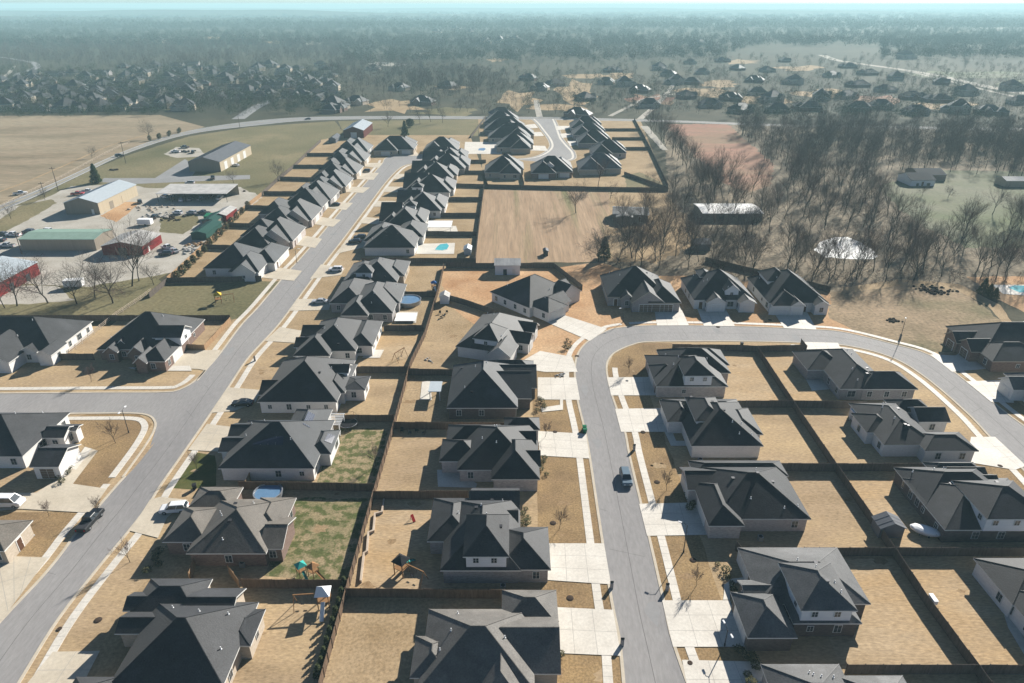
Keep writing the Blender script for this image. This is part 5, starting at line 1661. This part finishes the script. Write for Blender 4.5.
# ================================================================ VEHICLES
def car_mesh(L, W, prof, cab):
    """prof: side outline of the body (y, z); cab: roof outline with windows"""
    mb = MB()
    n = len(prof)
    def ring(x, k, ins=0):
        return [(x, y, z) for y, z in prof]
    xs = [(-W / 2, 1), (-W / 2 + .12, 1), (W / 2 - .12, 1), (W / 2, 1)]
    vs = []
    for i, (x, _) in enumerate(xs):
        for y, z in prof:
            s = .97 if i in (0, 3) else 1.0
            zz = z if i in (1, 2) else .35 + (z - .35) * .9
            vs.append((x, y * s, zz))
    fs = [tuple(range(n))[::-1], tuple(range(3 * n, 4 * n))]
    for i in range(3):
        for k in range(n):
            fs.append((i * n + k, i * n + (k + 1) % n, (i + 1) * n + (k + 1) % n, (i + 1) * n + k))
    mb.add(vs, fs)
    return mb
def make_car(kind, label, color, loc, rot, name=None):
    names = {'pickup': ('pickup_truck', 'pickup'), 'suv': ('parked_suv', 'car'), 'sedan': ('car', 'car'), 'van': ('van', 'van')}
    nm, cat = names[kind]
    r = thing(name or nm, label, cat, loc, rot)
    pm = bpy.data.materials.get('car_paint_%s' % color) or None
    cols = {'black': (.012, .013, .015), 'white': (.7, .7, .7), 'silver': (.38, .39, .4), 'red': (.4, .02, .02), 'blue': (.10, .15, .19), 'dark': (.04, .045, .055), 'green': (.03, .16, .07), 'grey': (.2, .21, .22)}
    if pm is None:
        pm = mat('car_paint_%s' % color, cols[color], rough=.28, spec=.6)
    if kind == 'pickup':
        L, W, base, top = 5.7, 1.95, [(-2.85, .4), (2.85, .4), (2.85, .95), (2.6, 1.08), (1.25, 1.15), (-2.8, 1.12)], [(-.75, 1.1), (1.45, 1.1), (.75, 1.82), (-.6, 1.85)]
    elif kind == 'suv':
        L, W, base, top = 4.7, 1.9, [(-2.35, .38), (2.35, .38), (2.35, .85), (2.15, 1.0), (1.1, 1.08), (-2.3, 1.08)], [(-2.2, 1.05), (1.25, 1.05), (.5, 1.72), (-1.9, 1.74)]
    elif kind == 'van':
        L, W, base, top = 5.6, 2.0, [(-2.8, .38), (2.8, .38), (2.8, .95), (2.5, 1.15), (2.0, 1.25), (-2.75, 1.25)], [(-2.72, 1.2), (2.1, 1.2), (1.35, 2.1), (-2.6, 2.15)]
    else:
        L, W, base, top = 4.7, 1.82, [(-2.35, .32), (2.35, .32), (2.35, .7), (2.1, .85), (1.0, .93), (-1.6, .95), (-2.3, .88)], [(-1.75, .92), (1.1, .92), (.35, 1.42), (-1.0, 1.44)]
    car_mesh(L, W, base, top).build('body', pm, r)
    (b0, z0), (b1, _), (t1, z1), (t0, z2) = top
    g, rf = MB(), MB()
    hw, tw = W / 2 - .06, W / 2 - .26
    bot = [(-hw, b0, z0), (hw, b0, z0), (hw, b1, z0), (-hw, b1, z0)]
    tp = [(-tw, t0, z2 - .06), (tw, t0, z2 - .06), (tw, t1, z1 - .06), (-tw, t1, z1 - .06)]
    g.add(bot + tp, [(0, 1, 5, 4), (1, 2, 6, 5), (2, 3, 7, 6), (3, 0, 4, 7)])
    g.build('window', M['glass'], r)
    rf.add([(x * 1.02, y * 1.02, z) for x, y, z in tp] + [(x * .94, y * .97, z + .07) for x, y, z in tp], [(4, 5, 6, 7), (0, 1, 5, 4), (1, 2, 6, 5), (2, 3, 7, 6), (3, 0, 4, 7), (3, 2, 1, 0)])
    for sx in (-1, 1):
        for i, j in ((0, 0), (2, 2)):
            pa = Vector(bot[1 if i == 0 else 2]); pb = Vector(tp[1 if i == 0 else 2])
            rf.tube((pa.x * sx, pa.y, pa.z), (pb.x * sx, pb.y, pb.z), .05, .05, 4)
        m0, m1 = (b0 + b1) / 2 - .1, (t0 + t1) / 2 - .1
        rf.tube((hw * sx * 1.01, m0, z0), (tw * sx * 1.01, m1, z1 - .05), .05, .05, 4)
    rf.build('roof', pm, r)
    if kind == 'pickup':
        MB().box(-W / 2 + .15, W / 2 - .15, -2.7, -.85, 1.125, 1.14).build('bed', M['darksteel'], r)
    for sx in (-1, 1):
        for y in (-L * .3, L * .31):
            w_ = MB().tube((sx * (W / 2 - .24), y, .36), (sx * (W / 2 + .01), y, .36), .36, .36, 14).build('wheel', M['rubber'], r)
            MB().tube((sx * (W / 2 + .0), y, .36), (sx * (W / 2 + .03), y, .36), .2, .18, 10).build('rim', M['steel'], w_)
        MB().box(sx * (W / 2 - .42) - .18, sx * (W / 2 - .42) + .18, L / 2 - .06, L / 2 + .02, .62, .78).build('headlight', M['plastic_white'], r)
        MB().box(sx * (W / 2 - .25) - .1, sx * (W / 2 - .25) + .1, -L / 2 - .03, -L / 2 + .05, .65, .9).build('tail_light', M['plastic_red'], r)
    return r
def car(kind, u, v, deg, color, label, name=None):
    p = at(u, v)
    return make_car(kind, label, color, (p.x, p.y, .0 if v > 140 else 0), R(deg), name)
car('pickup', 91, 523, -2, 'black', 'black pickup truck driving on the left-hand street')
car('van', 8, 505, -90, 'white', 'white van parked on the wide drive at the left edge')
car('suv', 175, 511, 96, 'white', 'white car parked beside the weathered tan roof')
car('sedan', 243, 405, 92, 'black', 'black car parked in front of the huge black pyramid roof')
car('suv', 625.5, 480, 180, 'blue', 'blue-grey car driving on the right-hand street')
car('sedan', 320, 303, 90, 'silver', 'silver car parked on the drive by the blue round pool house')
car('suv', 336, 271, 90, 'white', 'white car parked at the tower house below the turquoise pool')
car('suv', 355, 243, 90, 'black', 'dark car parked nearer on the drive of the turquoise pool house')
car('suv', 360, 238.5, 90, 'dark', 'dark car parked farther on the drive of the turquoise pool house')
car('suv', 366, 172, 90, 'dark', 'dark car on the drive near the top of the left row')
car('sedan', 335, 205.5, 90, 'black', 'black car on a drive midway up the left row')
car('pickup', 20.5, 194.5, -62, 'white', 'white pickup truck driving on the main road at left')
car('suv', 119.5, 156.5, -52, 'dark', 'dark car driving on the main road by the utility pole')
car('pickup', 78, 195, -80, 'red', 'red pickup truck parked by the tan works shed')
car('pickup', 88, 192.5, -80, 'white', 'white pickup truck parked next to the red one')
car('suv', 190, 184, 90, 'silver', 'silver car on the lane above the white canopy')
car('suv', 182, 201, 10, 'white', 'white car under the left half of the canopy')
car('pickup', 202, 200, -10, 'grey', 'grey pickup under the right half of the canopy')
car('suv', 178, 214, 70, 'white', 'white car parked in the middle of the gravel yard')
car('suv', 192, 214, 70, 'silver', 'silver car parked beside the white one in the gravel yard')
car('suv', 155, 218, 10, 'black', 'black car behind the white box trailer in the works yard')
car('pickup', 204, 214, 75, 'dark', 'dark pickup beside the green container')
car('sedan', 3, 235, 80, 'black', 'black car parked at the left edge above the green roof')
car('pickup', 8, 247, 85, 'silver', 'silver pickup parked by the long green-roofed shed')
car('suv', 29, 233, 85, 'dark', 'dark car at the back corner of the green roof')
car('pickup', 213, 179, 20, 'dark', 'dark truck by the corner of the grey-roofed shed')
car('suv', 152, 110, 60, 'white', 'white car far off on the approach road')
car('pickup', 176, 152.5, 80, 'white', 'white truck parked on the gravel by the grey-roofed shed')
car('sedan', 308, 119.5, 93, 'dark', 'dark car on the main road beyond the red barn')
for i, (kd, u, v, dg, cl) in enumerate((('suv', 165, 198, 60, 'white'), ('pickup', 173, 199, 15, 'dark'), ('sedan', 191, 200, 5, 'silver'), ('suv', 212, 198, -8, 'black'), ('pickup', 220, 199, 5, 'white'),
                                        ('sedan', 38, 233, 84, 'silver'), ('suv', 47, 232, 80, 'white'), ('pickup', 14, 236, 84, 'white'), ('sedan', 0, 241, 84, 'dark'), ('suv', 140, 203, 30, 'dark'),
                                        ('pickup', 168, 249, 60, 'white'), ('sedan', 175, 252, 40, 'silver'), ('suv', 166, 255, 100, 'dark'), ('pickup', 185, 148, 70, 'dark'), ('suv', 193, 153, 20, 'black'), ('sedan', 236, 166, 60, 'white'))):
    where = 'under the canopy' if i < 5 else 'behind the long green-roofed shed' if i < 9 else 'by the tan works shed' if i == 9 else 'beside the little red shed with white roof' if i < 13 else 'near the grey-roofed shed'
    order = ('first from the left', 'second from the left', 'third from the left', 'fourth from the left', 'last from the left', 'second from the right', 'rightmost', 'third from the right', 'leftmost', 'alone', 'nearest the road side', 'middle one', 'lowest one', 'on the gravel pad', 'at the pad edge', 'by its right wall')[i]
    car(kd, u, v, dg, cl, '%s %s parked %s, %s' % (cl, {'suv': 'car', 'sedan': 'low car', 'pickup': 'pickup'}[kd], where, order))
for u, v, rot, lb in ((146, 225, 88, 'white box trailer in the middle of the works yard'), (75, 287, 100, 'white box trailer on the grass by the bare trees')):
    p = at(u, v)
    t = thing('box_trailer', lb, 'trailer', p, R(rot))
    MB().box(-1.2, 1.2, -2.7, 2.7, .55, 2.6).build('body', M['plastic_white'], t)
    MB().tube((0, 2.7, .6), (0, 4.0, .5), .07, .07, 6).build('hitch', M['darksteel'], t)
    for sx in (-1, 1):
        MB().tube((sx * 1.0, -.3, .36), (sx * 1.25, -.3, .36), .36, .36, 12).build('wheel', M['rubber'], t)
p = at(209, 219)
t = thing('container', 'green dump container beside the dark pickup', 'container', p, R(10))
MB().add([(-1.2, -2.4, .1), (1.2, -2.4, .1), (1.2, 2.4, .1), (-1.2, 2.4, .1), (-1.3, -2.8, 1.9), (1.3, -2.8, 1.9), (1.3, 2.8, 1.9), (-1.3, 2.8, 1.9)], [(3, 2, 1, 0), (4, 5, 6, 7), (0, 1, 5, 4), (1, 2, 6, 5), (2, 3, 7, 6), (3, 0, 4, 7)]).build('body', M['plastic_green'], t)
for y in (-1.5, 0, 1.5):
    MB().box(1.24, 1.32, y - .06, y + .06, .2, 1.8).build('rib', M['plastic_green'], t)

# ================================================================ STREET FURNITURE
def lamp(u, v, h, deg, label, arms=1):
    p = at(u, v)
    t = thing('street_lamp', label, 'street lamp', p, R(deg))
    MB().tube((0, 0, -.1), (0, 0, .5), .14, .12, 8).build('base', M['darksteel'], t)
    MB().tube((0, 0, .4), (0, 0, h), .08, .055, 8).build('pole', M['darksteel'], t)
    for s in ([1] if arms == 1 else [1, -1]):
        a = MB()
        a.tube((0, 0, h - .1), (s * .5, 0, h + .15), .035, .035, 6).tube((s * .5, 0, h + .15), (s * 1.1, 0, h + .18), .035, .035, 6)
        a.build('arm', M['darksteel'], t)
        MB().add([(s * .9, -.14, h + .13), (s * 1.55, -.17, h + .13), (s * 1.55, .17, h + .13), (s * .9, .14, h + .13), (s * .9, -.1, h + .24), (s * 1.5, -.12, h + .22), (s * 1.5, .12, h + .22), (s * .9, .1, h + .24)],
                 [(3, 2, 1, 0), (4, 5, 6, 7), (0, 1, 5, 4), (1, 2, 6, 5), (2, 3, 7, 6), (3, 0, 4, 7)]).build('lamp_head', M['plastic_white'], t)
lamp(683.5, 552, 5.6, 150, 'street lamp on the brown lawn by the mixed brick hip house')
lamp(899, 343, 6.6, 60, 'street lamp at the outside kerb of the far right curve')
lamp(128.7, 432.5, 5.4, 90, 'black street lamp on the corner lawn by the side street', 2)
lamp(297, 263, 5.0, 0, 'street lamp beside the drive of the lowest left-row house')
lamp(623, 322, 4.2, 200, 'short lamp post at the bend in front of the stone house')
lamp(724.5, 646, 3.2, 100, 'short lamp on the drive of the two-storey brick house', 2)
def utility(u, v, h, label, deg=0):
    p = at(u, v)
    t = thing('utility_pole', label, 'utility pole', p, R(deg))
    MB().tube((0, 0, -.2), (0, 0, h), .17, .11, 8).build('pole', M['polewood'], t)
    MB().box(-1.2, 1.2, -.07, .07, h - .8, h - .6).build('crossarm', M['polewood'], t)
    for x in (-1.1, -.4, .4, 1.1):
        MB().tube((x, 0, h - .6), (x, 0, h - .35), .06, .04, 6).build('insulator', M['steel'], t)
utility(58.5, 191, 11.5, 'tall wooden utility pole by the works entrance road', 30)
utility(126, 163.5, 12, 'tall wooden utility pole by the bend of the main road', 30)
utility(22, 254, 8, 'wooden pole standing in front of the long green-roofed shed', 10)
utility(45, 197, 7, 'short slanting pole near the works entrance', 10)
for u, v, h in ((600, 108, 9), (240, 128, 10)):
    utility(u, v, h, 'wooden pole across the main road ' + ('beyond the upper street' if u > 500 else 'where it curves by the meadow'))
def bin_(u, v, m, label, deg=0):
    p = at(u, v)
    t = thing('wheeled_bin', label, 'bin', p, R(deg))
    MB().add([(-.26, -.3, .08), (.26, -.3, .08), (.26, .3, .08), (-.26, .3, .08), (-.33, -.4, 1.02), (.33, -.4, 1.02), (.33, .4, 1.02), (-.33, .4, 1.02)], [(3, 2, 1, 0), (4, 5, 6, 7), (0, 1, 5, 4), (1, 2, 6, 5), (2, 3, 7, 6), (3, 0, 4, 7)]).build('body', M[m], t)
    MB().box(-.36, .36, -.44, .42, 1.02, 1.1).build('lid', M[m], t)
    for s in (-1, 1):
        MB().tube((s * .22, .36, .14), (s * .3, .36, .14), .14, .14, 10).build('wheel', M['rubber'], t)
bin_(584.2, 430, 'plastic_green', 'green wheeled bin at the kerb, upper of two', 90)
bin_(584.8, 433, 'plastic_green', 'green wheeled bin at the kerb, lower of two', 90)
bin_(195, 489, 'plastic_black', 'black wheeled bin at the corner of the dark green lawn', 20)
bin_(741.5, 346, 'plastic_black', 'black wheeled bin on the pavement by the top fence', 0)
def mailbox(u, v, deg, label):
    p = at(u, v)
    t = thing('mailbox', label, 'mailbox', p, R(deg))
    MB().box(-.22, .22, -.22, .22, -.05, 1.15).build('post', WALL['grey'], t)
    MB().tube((0, -.26, 1.28), (0, .26, 1.28), .14, .14, 10).build('box', M['plastic_black'], t)
for u, v, d, lb in ((622, 645, 90, 'brick mailbox by the lowest drive on the right street'), (611.5, 588, 90, 'brick mailbox below the drive of the white upper box house'), (667, 590, 90, 'brick mailbox by the curved front walk'),
                    (634, 450, 90, 'brick mailbox across from the blue-grey car'), (900, 339, 40, 'dark mailbox beside the far curve lamp'), (255, 361, 20, 'mailbox by the pale lawn of the pyramid house')):
    mailbox(u, v, d, lb)
# small ground covers: manholes and drain inlets
for u, v in ((59.5, 629), (690, 663), (149, 366), (627, 381)):
    p = at(u, v)
    o = MB().lathe([(.36, -.02), (.36, .03), (.3, .045)], 14).build('manhole_cover', M['darksteel'] if v < 500 else M['mulch'], None, (p.x, p.y, .05))
    tag(o, {59.5: 'rusty manhole cover by the bottom-left lawn', 690: 'brown manhole cover by the bottom right drive', 149: 'drain cover at the side street corner', 627: 'drain cover inside the bend'}[u], 'manhole cover')

# ================================================================ YARD THINGS
def round_pool(u, v, r, label, m='bluewater', rim='plastic_blue'):
    p = at(u, v)
    t = thing('round_pool', label, 'pool', p)
    MB().lathe([(r, -.05), (r + .02, 1.2), (r + .12, 1.22), (r + .12, 1.3), (r - .1, 1.3), (r - .12, 1.0), (r - .2, .95)], 28).build('rim', M['steel'], t)
    MB().lathe([(r - .15, .9), (r - .15, 1.08)], 28).build('water', M[m], t)
round_pool(409, 303, 3.6, 'round blue above-ground pool with white deck')
round_pool(269, 497, 2.5, 'round pool with pale rim behind the weathered tan roof')
# timber deck by the round pool
p = at(406, 319)
t = thing('pool_deck', 'white timber deck below the round blue pool', 'deck', p)
MB().box(-2.9, 2.9, -2.6, 2.6, .5, .62).build('floor', M['plastic_white'], t)
for sx in (-2.7, 2.7):
    for sy in (-2.4, 2.4):
        MB().box(sx - .06, sx + .06, sy - .06, sy + .06, -.1, .5).build('post', M['plastic_white'], t)
def inground(name, pts, label, m='water'):
    P = px(pts)
    c = sum(P, Vector()) / len(P)
    t = thing(name, label, 'pool', c)
    Q = [q - c for q in P]
    n = len(Q)
    MB().add([(q.x, q.y, .09) for q in Q], [tuple(range(n))]).build('water', M[m], t)
    mb = MB()
    vs = [(q.x, q.y, .11) for q in Q] + [(q.x * 1.15, q.y * 1.15, .11) for q in Q] + [(q.x * 1.15, q.y * 1.15, -.05) for q in Q]
    mb.add(vs, [(i, (i + 1) % n, n + (i + 1) % n, n + i) for i in range(n)] + [(n + i, n + (i + 1) % n, 2 * n + (i + 1) % n, 2 * n + i) for i in range(n)])
    mb.build('coping', M['concrete'], t)
inground('swimming_pool', [(435, 250), (437, 247), (440, 244.5), (447, 243.6), (449, 246), (447, 249.5), (442, 250.6)], 'turquoise swimming pool in a pale patio yard')
inground('swimming_pool', [(478, 150.5), (479, 148.5), (484, 148), (486, 149), (484, 150.8)], 'small swimming pool between the two upper rows of houses', 'bluewater')
inground('swimming_pool', [(1008, 288), (1014, 285.5), (1030, 286), (1034, 291), (1020, 293)], 'pale blue swimming pool at the right edge')
def pergola(u, v, w_, d_, h, label, slats=True, m='plastic_white', name='pergola', deg=0):
    p = at(u, v)
    t = thing(name, label, 'pergola', p, R(deg))
    for sx in (-1, 1):
        for sy in (-1, 1):
            MB().box(sx * w_ / 2 - .08, sx * w_ / 2 + .08, sy * d_ / 2 - .08, sy * d_ / 2 + .08, -.1, h).build('post', M[m], t)
    mb = MB()
    if slats:
        n = int(d_ / .55)
        for k in range(n + 1):
            y = -d_ / 2 + d_ * k / n
            mb.box(-w_ / 2 - .3, w_ / 2 + .3, y - .06, y + .06, h, h + .16)
    else:
        mb.box(-w_ / 2 - .3, w_ / 2 + .3, -d_ / 2 - .3, d_ / 2 + .3, h, h + .15)
    mb.build('slats' if slats else 'roof', M[m], t)
    return t
pergola(332, 430, 4.4, 4.2, 2.6, 'white slatted pergola behind the house with solar panels')
pergola(440, 231, 9, 8, 2.8, 'wide white flat canopy on a back patio up the row', False, name='patio_canopy')
pergola(436, 396, 2.2, 4.0, 2.4, 'small lean-to patio cover left of the blue-grey pyramid house', False, 'metal_blue', 'patio_cover')
pergola(860, 425, 2.6, 4.2, 2.5, 'white patio cover at the stepped corner of the pale brick house', False, 'plastic_white', 'patio_cover')
def trampoline(u, v, r, label, deg=0):
    p = at(u, v)
    t = thing('trampoline', label, 'trampoline', p, R(deg))
    mb = MB()
    n = 20
    for k in range(n):
        a, b = 2 * PI * k / n, 2 * PI * (k + 1) / n
        mb.tube((r * math.cos(a), r * math.sin(a), .8), (r * math.cos(b), r * math.sin(b), .8), .06, .06, 6)
    mb.build('frame', M['steel'], t)
    MB().lathe([(r - .1, .76), (r - .1, .8)], n).build('mat', M['plastic_black'], t)
    for k in range(6):
        a = 2 * PI * k / 6
        x, y = r * math.cos(a), r * math.sin(a)
        MB().tube((x, y, 0), (x, y, 2.5), .035, .035, 6).build('pole', M['darksteel'], t)
    mb = MB()
    for k in range(n):
        a, b = 2 * PI * k / n, 2 * PI * (k + 1) / n
        mb.tube((r * math.cos(a), r * math.sin(a), 2.5), (r * math.cos(b), r * math.sin(b), 2.5), .03, .03, 5)
    mb.build('ring', M['darksteel'], t)
trampoline(348.5, 426, 1.9, 'netted black trampoline beside the white pergola')
def swing_set(u, v, deg, label, slide='yellow', roof='plastic_white', tower=True, beam=True, s=1.0):
    p = at(u, v)
    t = thing('swing_set', label, 'play set', p, R(deg))
    t.scale = (s,) * 3
    if tower:
        for sx in (-.8, .8):
            for sy in (-.8, .8):
                MB().box(sx - .06, sx + .06, sy - .06, sy + .06, -.1, 2.9).build('post', M['playwood'], t)
        MB().box(-.9, .9, -.9, .9, 1.35, 1.45).build('platform', M['playwood'], t)
        MB().add([(-1.1, -1.1, 2.7), (1.1, -1.1, 2.7), (1.1, 1.1, 2.7), (-1.1, 1.1, 2.7), (0, 0, 3.7)], [(0, 1, 4), (1, 2, 4), (2, 3, 4), (3, 0, 4), (3, 2, 1, 0)]).build('roof', M[roof], t)
        MB().add([(-.3, -.9, 1.45), (.3, -.9, 1.45), (.3, -3.2, .1), (-.3, -3.2, .1), (-.3, -.9, 1.6), (.3, -.9, 1.6), (.3, -3.2, .25), (-.3, -3.2, .25)], [(0, 1, 2, 3), (0, 3, 7, 4), (1, 5, 6, 2), (3, 2, 6, 7), (0, 4, 5, 1)]).build('slide', M[slide], t)
    if beam:
        x0, x1 = (-.9, -4.4) if tower else (2, -2)
        MB().box(x1, x0, -.07, .07, 2.35, 2.5).build('beam', M['playwood'], t)
        for sy in (-1, 1):
            MB().tube((x1 + .1, sy * 1.1, -.05), (x1 + .1, 0, 2.4), .06, .06, 6).build('leg', M['playwood'], t)
            if not tower:
                MB().tube((x0 - .1, sy * 1.1, -.05), (x0 - .1, 0, 2.4), .06, .06, 6).build('leg', M['playwood'], t)
        for k in (.33, .66):
            x = x0 + (x1 - x0) * k
            w_ = MB().box(x - .25, x + .25, -.12, .12, .5, .55)
            w_.tube((x - .24, 0, .52), (x - .24, 0, 2.36), .015, .015, 4).tube((x + .24, 0, .52), (x + .24, 0, 2.36), .015, .015, 4)
            w_.build('swing', M['plastic_black'], t)
swing_set(325, 605, 5, 'play tower with white roof and swings by the young evergreens', 'plastic_white')
swing_set(402, 573, 150, 'wooden play set with teal tube slide by the fence corner', 'teal', 'plastic_black')
swing_set(302, 574, 40, 'small play tower with teal top in the patchy green yard', 'teal', 'teal', beam=False, s=.7)
swing_set(314, 575, 60, 'second small wooden play tower in the patchy green yard', 'playwood', 'playwood', beam=False, s=.7)
swing_set(219, 303, 200, 'wooden play set on the open grass below the left row', 'yellow', 'yellow')
swing_set(400, 359, 60, 'grey metal swing set in the yard of the double-pyramid house', 'yellow', tower=False)
swing_set(434, 289, 20, 'small pale play set by the fence above the round blue pool', 'plastic_white', 'plastic_blue', beam=False, s=.8)
# small red play bike, covered tub, furniture
p = at(413, 520)
t = thing('toy_slide', 'small red toddler slide behind the white upper box house', 'toy', p, R(30))
MB().add([(-.25, -.6, 0), (.25, -.6, 0), (.25, .4, .8), (-.25, .4, .8), (-.25, -.6, .15), (.25, -.6, .15), (.25, .4, .95), (-.25, .4, .95)], [(0, 1, 2, 3), (0, 3, 7, 4), (1, 5, 6, 2), (3, 2, 6, 7), (0, 4, 5, 1), (4, 7, 6, 5)]).build('slide', M['plastic_red'], t)
for s in (-1, 1):
    MB().tube((s * .25, .5, 0), (s * .2, .42, .9), .04, .04, 6).build('leg', M['plastic_red'], t)
p = at(924, 534)
t = thing('covered_boat', 'white covered oval tub standing on the yard by the black shed', 'boat', p, R(-28))
MB().lathe([(.75, .25), (1.05, .6), (1.12, .95), (1.0, 1.15), (.6, 1.32), (.1, 1.38)], 20, 0, 0, 0, 2.1, 1.0).build('cover', M['plastic_white'], t)
for s in (-1, 1):
    MB().box(s * .7 - .1, s * .7 + .1, -.8, .8, -.05, .35).build('cradle', M['darksteel'], t)
for i in range(4):
    MB().tube((-1.6 + i * 1.05, -.9, 1.12), (-1.6 + i * 1.05, .9, 1.12), .03, .03, 5).build('strap', M['steel'], t)
p = at(450, 500)
# white electric box on the fence line
p = at(925, 607)
t = thing('utility_box', 'white box hanging on the long right-block fence', 'box', (62.4 - .12, p.y, 0))
MB().box(-.62, -.03, -.75, .75, 1.2, 1.9).build('body', M['plastic_white'], t)
MB().box(-.66, .0, -.79, .79, 1.9, 1.96).build('lid', M['plastic_white'], t)
# stepped pale edging beside the rear fence
P = px([(384, 501), (382, 513), (375, 515), (373.5, 532), (368.5, 534), (367, 553), (364, 555), (361, 582)])
mb = MB()
for a, b in zip(P, P[1:]):
    d = (b - a).normalized() * .15
    n_ = Vector((-d.y, d.x, 0))
    q = [a - P[0] - d - n_, b - P[0] + d - n_, b - P[0] + d + n_, a - P[0] - d + n_]
    mb.add([(v.x, v.y, z) for z in (-.1, .42 + .002 * len(mb.v)) for v in q], [(3, 2, 1, 0), (4, 5, 6, 7), (0, 1, 5, 4), (1, 2, 6, 5), (2, 3, 7, 6), (3, 0, 4, 7)])
tag(mb.build('garden_edging', M['rail'], None, P[0]), 'pale stepped edging along the rear fence by the small play sets', 'edging')
def ac(u, v, label):
    p = at(u, v)
    t = thing('air_conditioner', label, 'air conditioner', p)
    MB().box(-.4, .4, -.4, .4, .0, .8).build('body', M['steel'], t)
    MB().lathe([(.33, .8), (.33, .84), (.1, .86)], 14).build('fan_grille', M['darksteel'], t)
for u, v, lb in ((243, 566, 'air conditioner below the wall of the weathered brick house'), (480, 507, 'air conditioner on the patio of the covered patio house'), (760, 540, 'air conditioner by the broad dark hip house'),
                 (503, 589, 'air conditioner by the wall of the white upper box house'), (700, 462, 'air conditioner by the side-turned upper hip house'), (300, 416, 'air conditioner below the huge black pyramid roof')):
    ac(u, v, lb)
def chair(u, v, deg, label, group):
    p = at(u, v)
    t = thing('patio_chair', label, 'chair', p, R(deg), group)
    MB().box(-.3, .3, -.3, .3, .38, .46).build('seat', M['plastic_black'], t)
    MB().box(-.3, .3, .25, .32, .46, 1.0).build('backrest', M['plastic_black'], t)
    for sx in (-.26, .26):
        for sy in (-.26, .26):
            MB().box(sx - .03, sx + .03, sy - .03, sy + .03, 0, .38).build('leg', M['darksteel'], t)
for i, (u, v) in enumerate(((402, 432), (410, 434), (417, 432), (424, 434))):
    chair(u, v, i * 80, 'dark patio chair along the fence under the blue-grey pyramid house', 'chairs along the fence')
for i, (u, v) in enumerate(((440, 314), (444, 317), (447, 313), (441, 318))):
    chair(u, v, i * 90, 'dark chair in the yard left of the angled white house', 'chairs in the yard of the angled house')
for i, (u, v) in enumerate(((238, 656), (241, 650))):
    p = at(u, v)
    t = thing('patio_chair', ['pink covered chair nearest on the white patio', 'pink covered chair behind on the white patio'][i], 'chair', p)
    MB().box(-.42, .42, -.42, .42, .25, .5).build('seat', M['pinkcloth'], t)
    MB().box(-.42, .42, .3, .45, .5, 1.0).build('backrest', M['pinkcloth'], t)
    MB().box(-.35, .35, -.35, .35, 0, .25).build('base', M['darksteel'], t)
# stone-edged beds and rubble
def stones(u, v, n, spread, label, m='rock', size=.35, kind=None):
    p = at(u, v)
    rr = random.Random(int(u + v))
    mb = MB()
    for k in range(n):
        x, y, s = rr.gauss(0, spread), rr.gauss(0, spread * .7), size * rr.uniform(.5, 1.2)
        mb.lathe([(s * .8, -.1), (s, s * .35), (s * .6, s * .75), (s * .1, s * .85)], 7, 0, x, y, 1, .8)
    o = mb.build('rubble', M[m], None, (p.x, p.y, 0))
    tag(o, label, 'rubble', kind='stuff')
stones(934, 291, 70, 2.6, 'dark brush pile on the open dirt lot', 'mulch', .55)
stones(894, 321, 16, 1.0, 'small rubble heap on the dirt lot near the curve', 'mulch', .5)
stones(60, 470, 26, .9, 'pale stones edging the bed by the brown garage doors', 'rock', .3)
stones(10, 540, 40, 1.6, 'pale stones and flower bed at the left edge house', 'rock', .35)
stones(426, 360, 10, 1.0, 'light objects strewn on the yard by the rear fence', 'rock', .3)
stones(560, 376, 14, .8, 'rocks by the front of the angled white house', 'rock', .3)
stones(160, 216, 40, 3.5, 'scrap heap by the tan works shed', 'rock', .6)
stones(170, 219, 26, 3.0, 'stacked rubble on the yard grass', 'mulch', .7)
stones(190, 250, 30, 3.0, 'scrap pieces by the green-roofed sheds', 'rock', .7)
stones(150, 208, 30, 4.0, 'pallets and scrap along the pad right of the tan works shed', 'rail', .7)
stones(198, 245, 24, 2.0, 'timber pieces beside the nearest green-roofed shed', 'newfence', .7)
stones(183, 152, 26, 2.4, 'dark machinery parts on the gravel pad by the road', 'darksteel', .9)
stones(230, 192, 22, 3.0, 'scrap pieces at the right end of the canopy', 'mulch', .7)
stones(115, 170, 14, 1.2, 'dark heap beside the main road', 'mulch', .8)
for i, (u, v) in enumerate(((570, 598), (553, 523), (643, 432), (657, 482), (555, 432), (534, 601), (1000, 466), (693, 560), (577, 356), (98, 620), (718, 327), (765, 322), (770, 320))):
    p = at(u, v)
    o = MB().lathe([(.58, -.06), (.55, .05), (.35, .12), (.05, .15)], 14).build('mulch_ring', M['mulch'], None, (p.x, p.y, -.02))
    tag(o, 'round dark mulch mound on a front lawn', 'mulch ring', 'mulch rings on the front lawns')
# ---------------------------------------------------------------- air
hz = MB().box(-14500, 14500, -450, 16500, -1.2, 96).build('haze', bpy.data.materials.new('haze_air'))
hz['kind'] = 'stuff'
hm = hz.data.materials[0]
hm.use_nodes = True
ht = hm.node_tree
ht.nodes.clear()
pv = ht.nodes.new('ShaderNodeVolumePrincipled')
pv.inputs['Color'].default_value = (.60, .92, .97, 1)
pv.inputs['Density'].default_value = 0.00021
pv.inputs['Anisotropy'].default_value = 0.05
ho = ht.nodes.new('ShaderNodeOutputMaterial')
ht.links.new(pv.outputs[0], ho.inputs['Volume'])
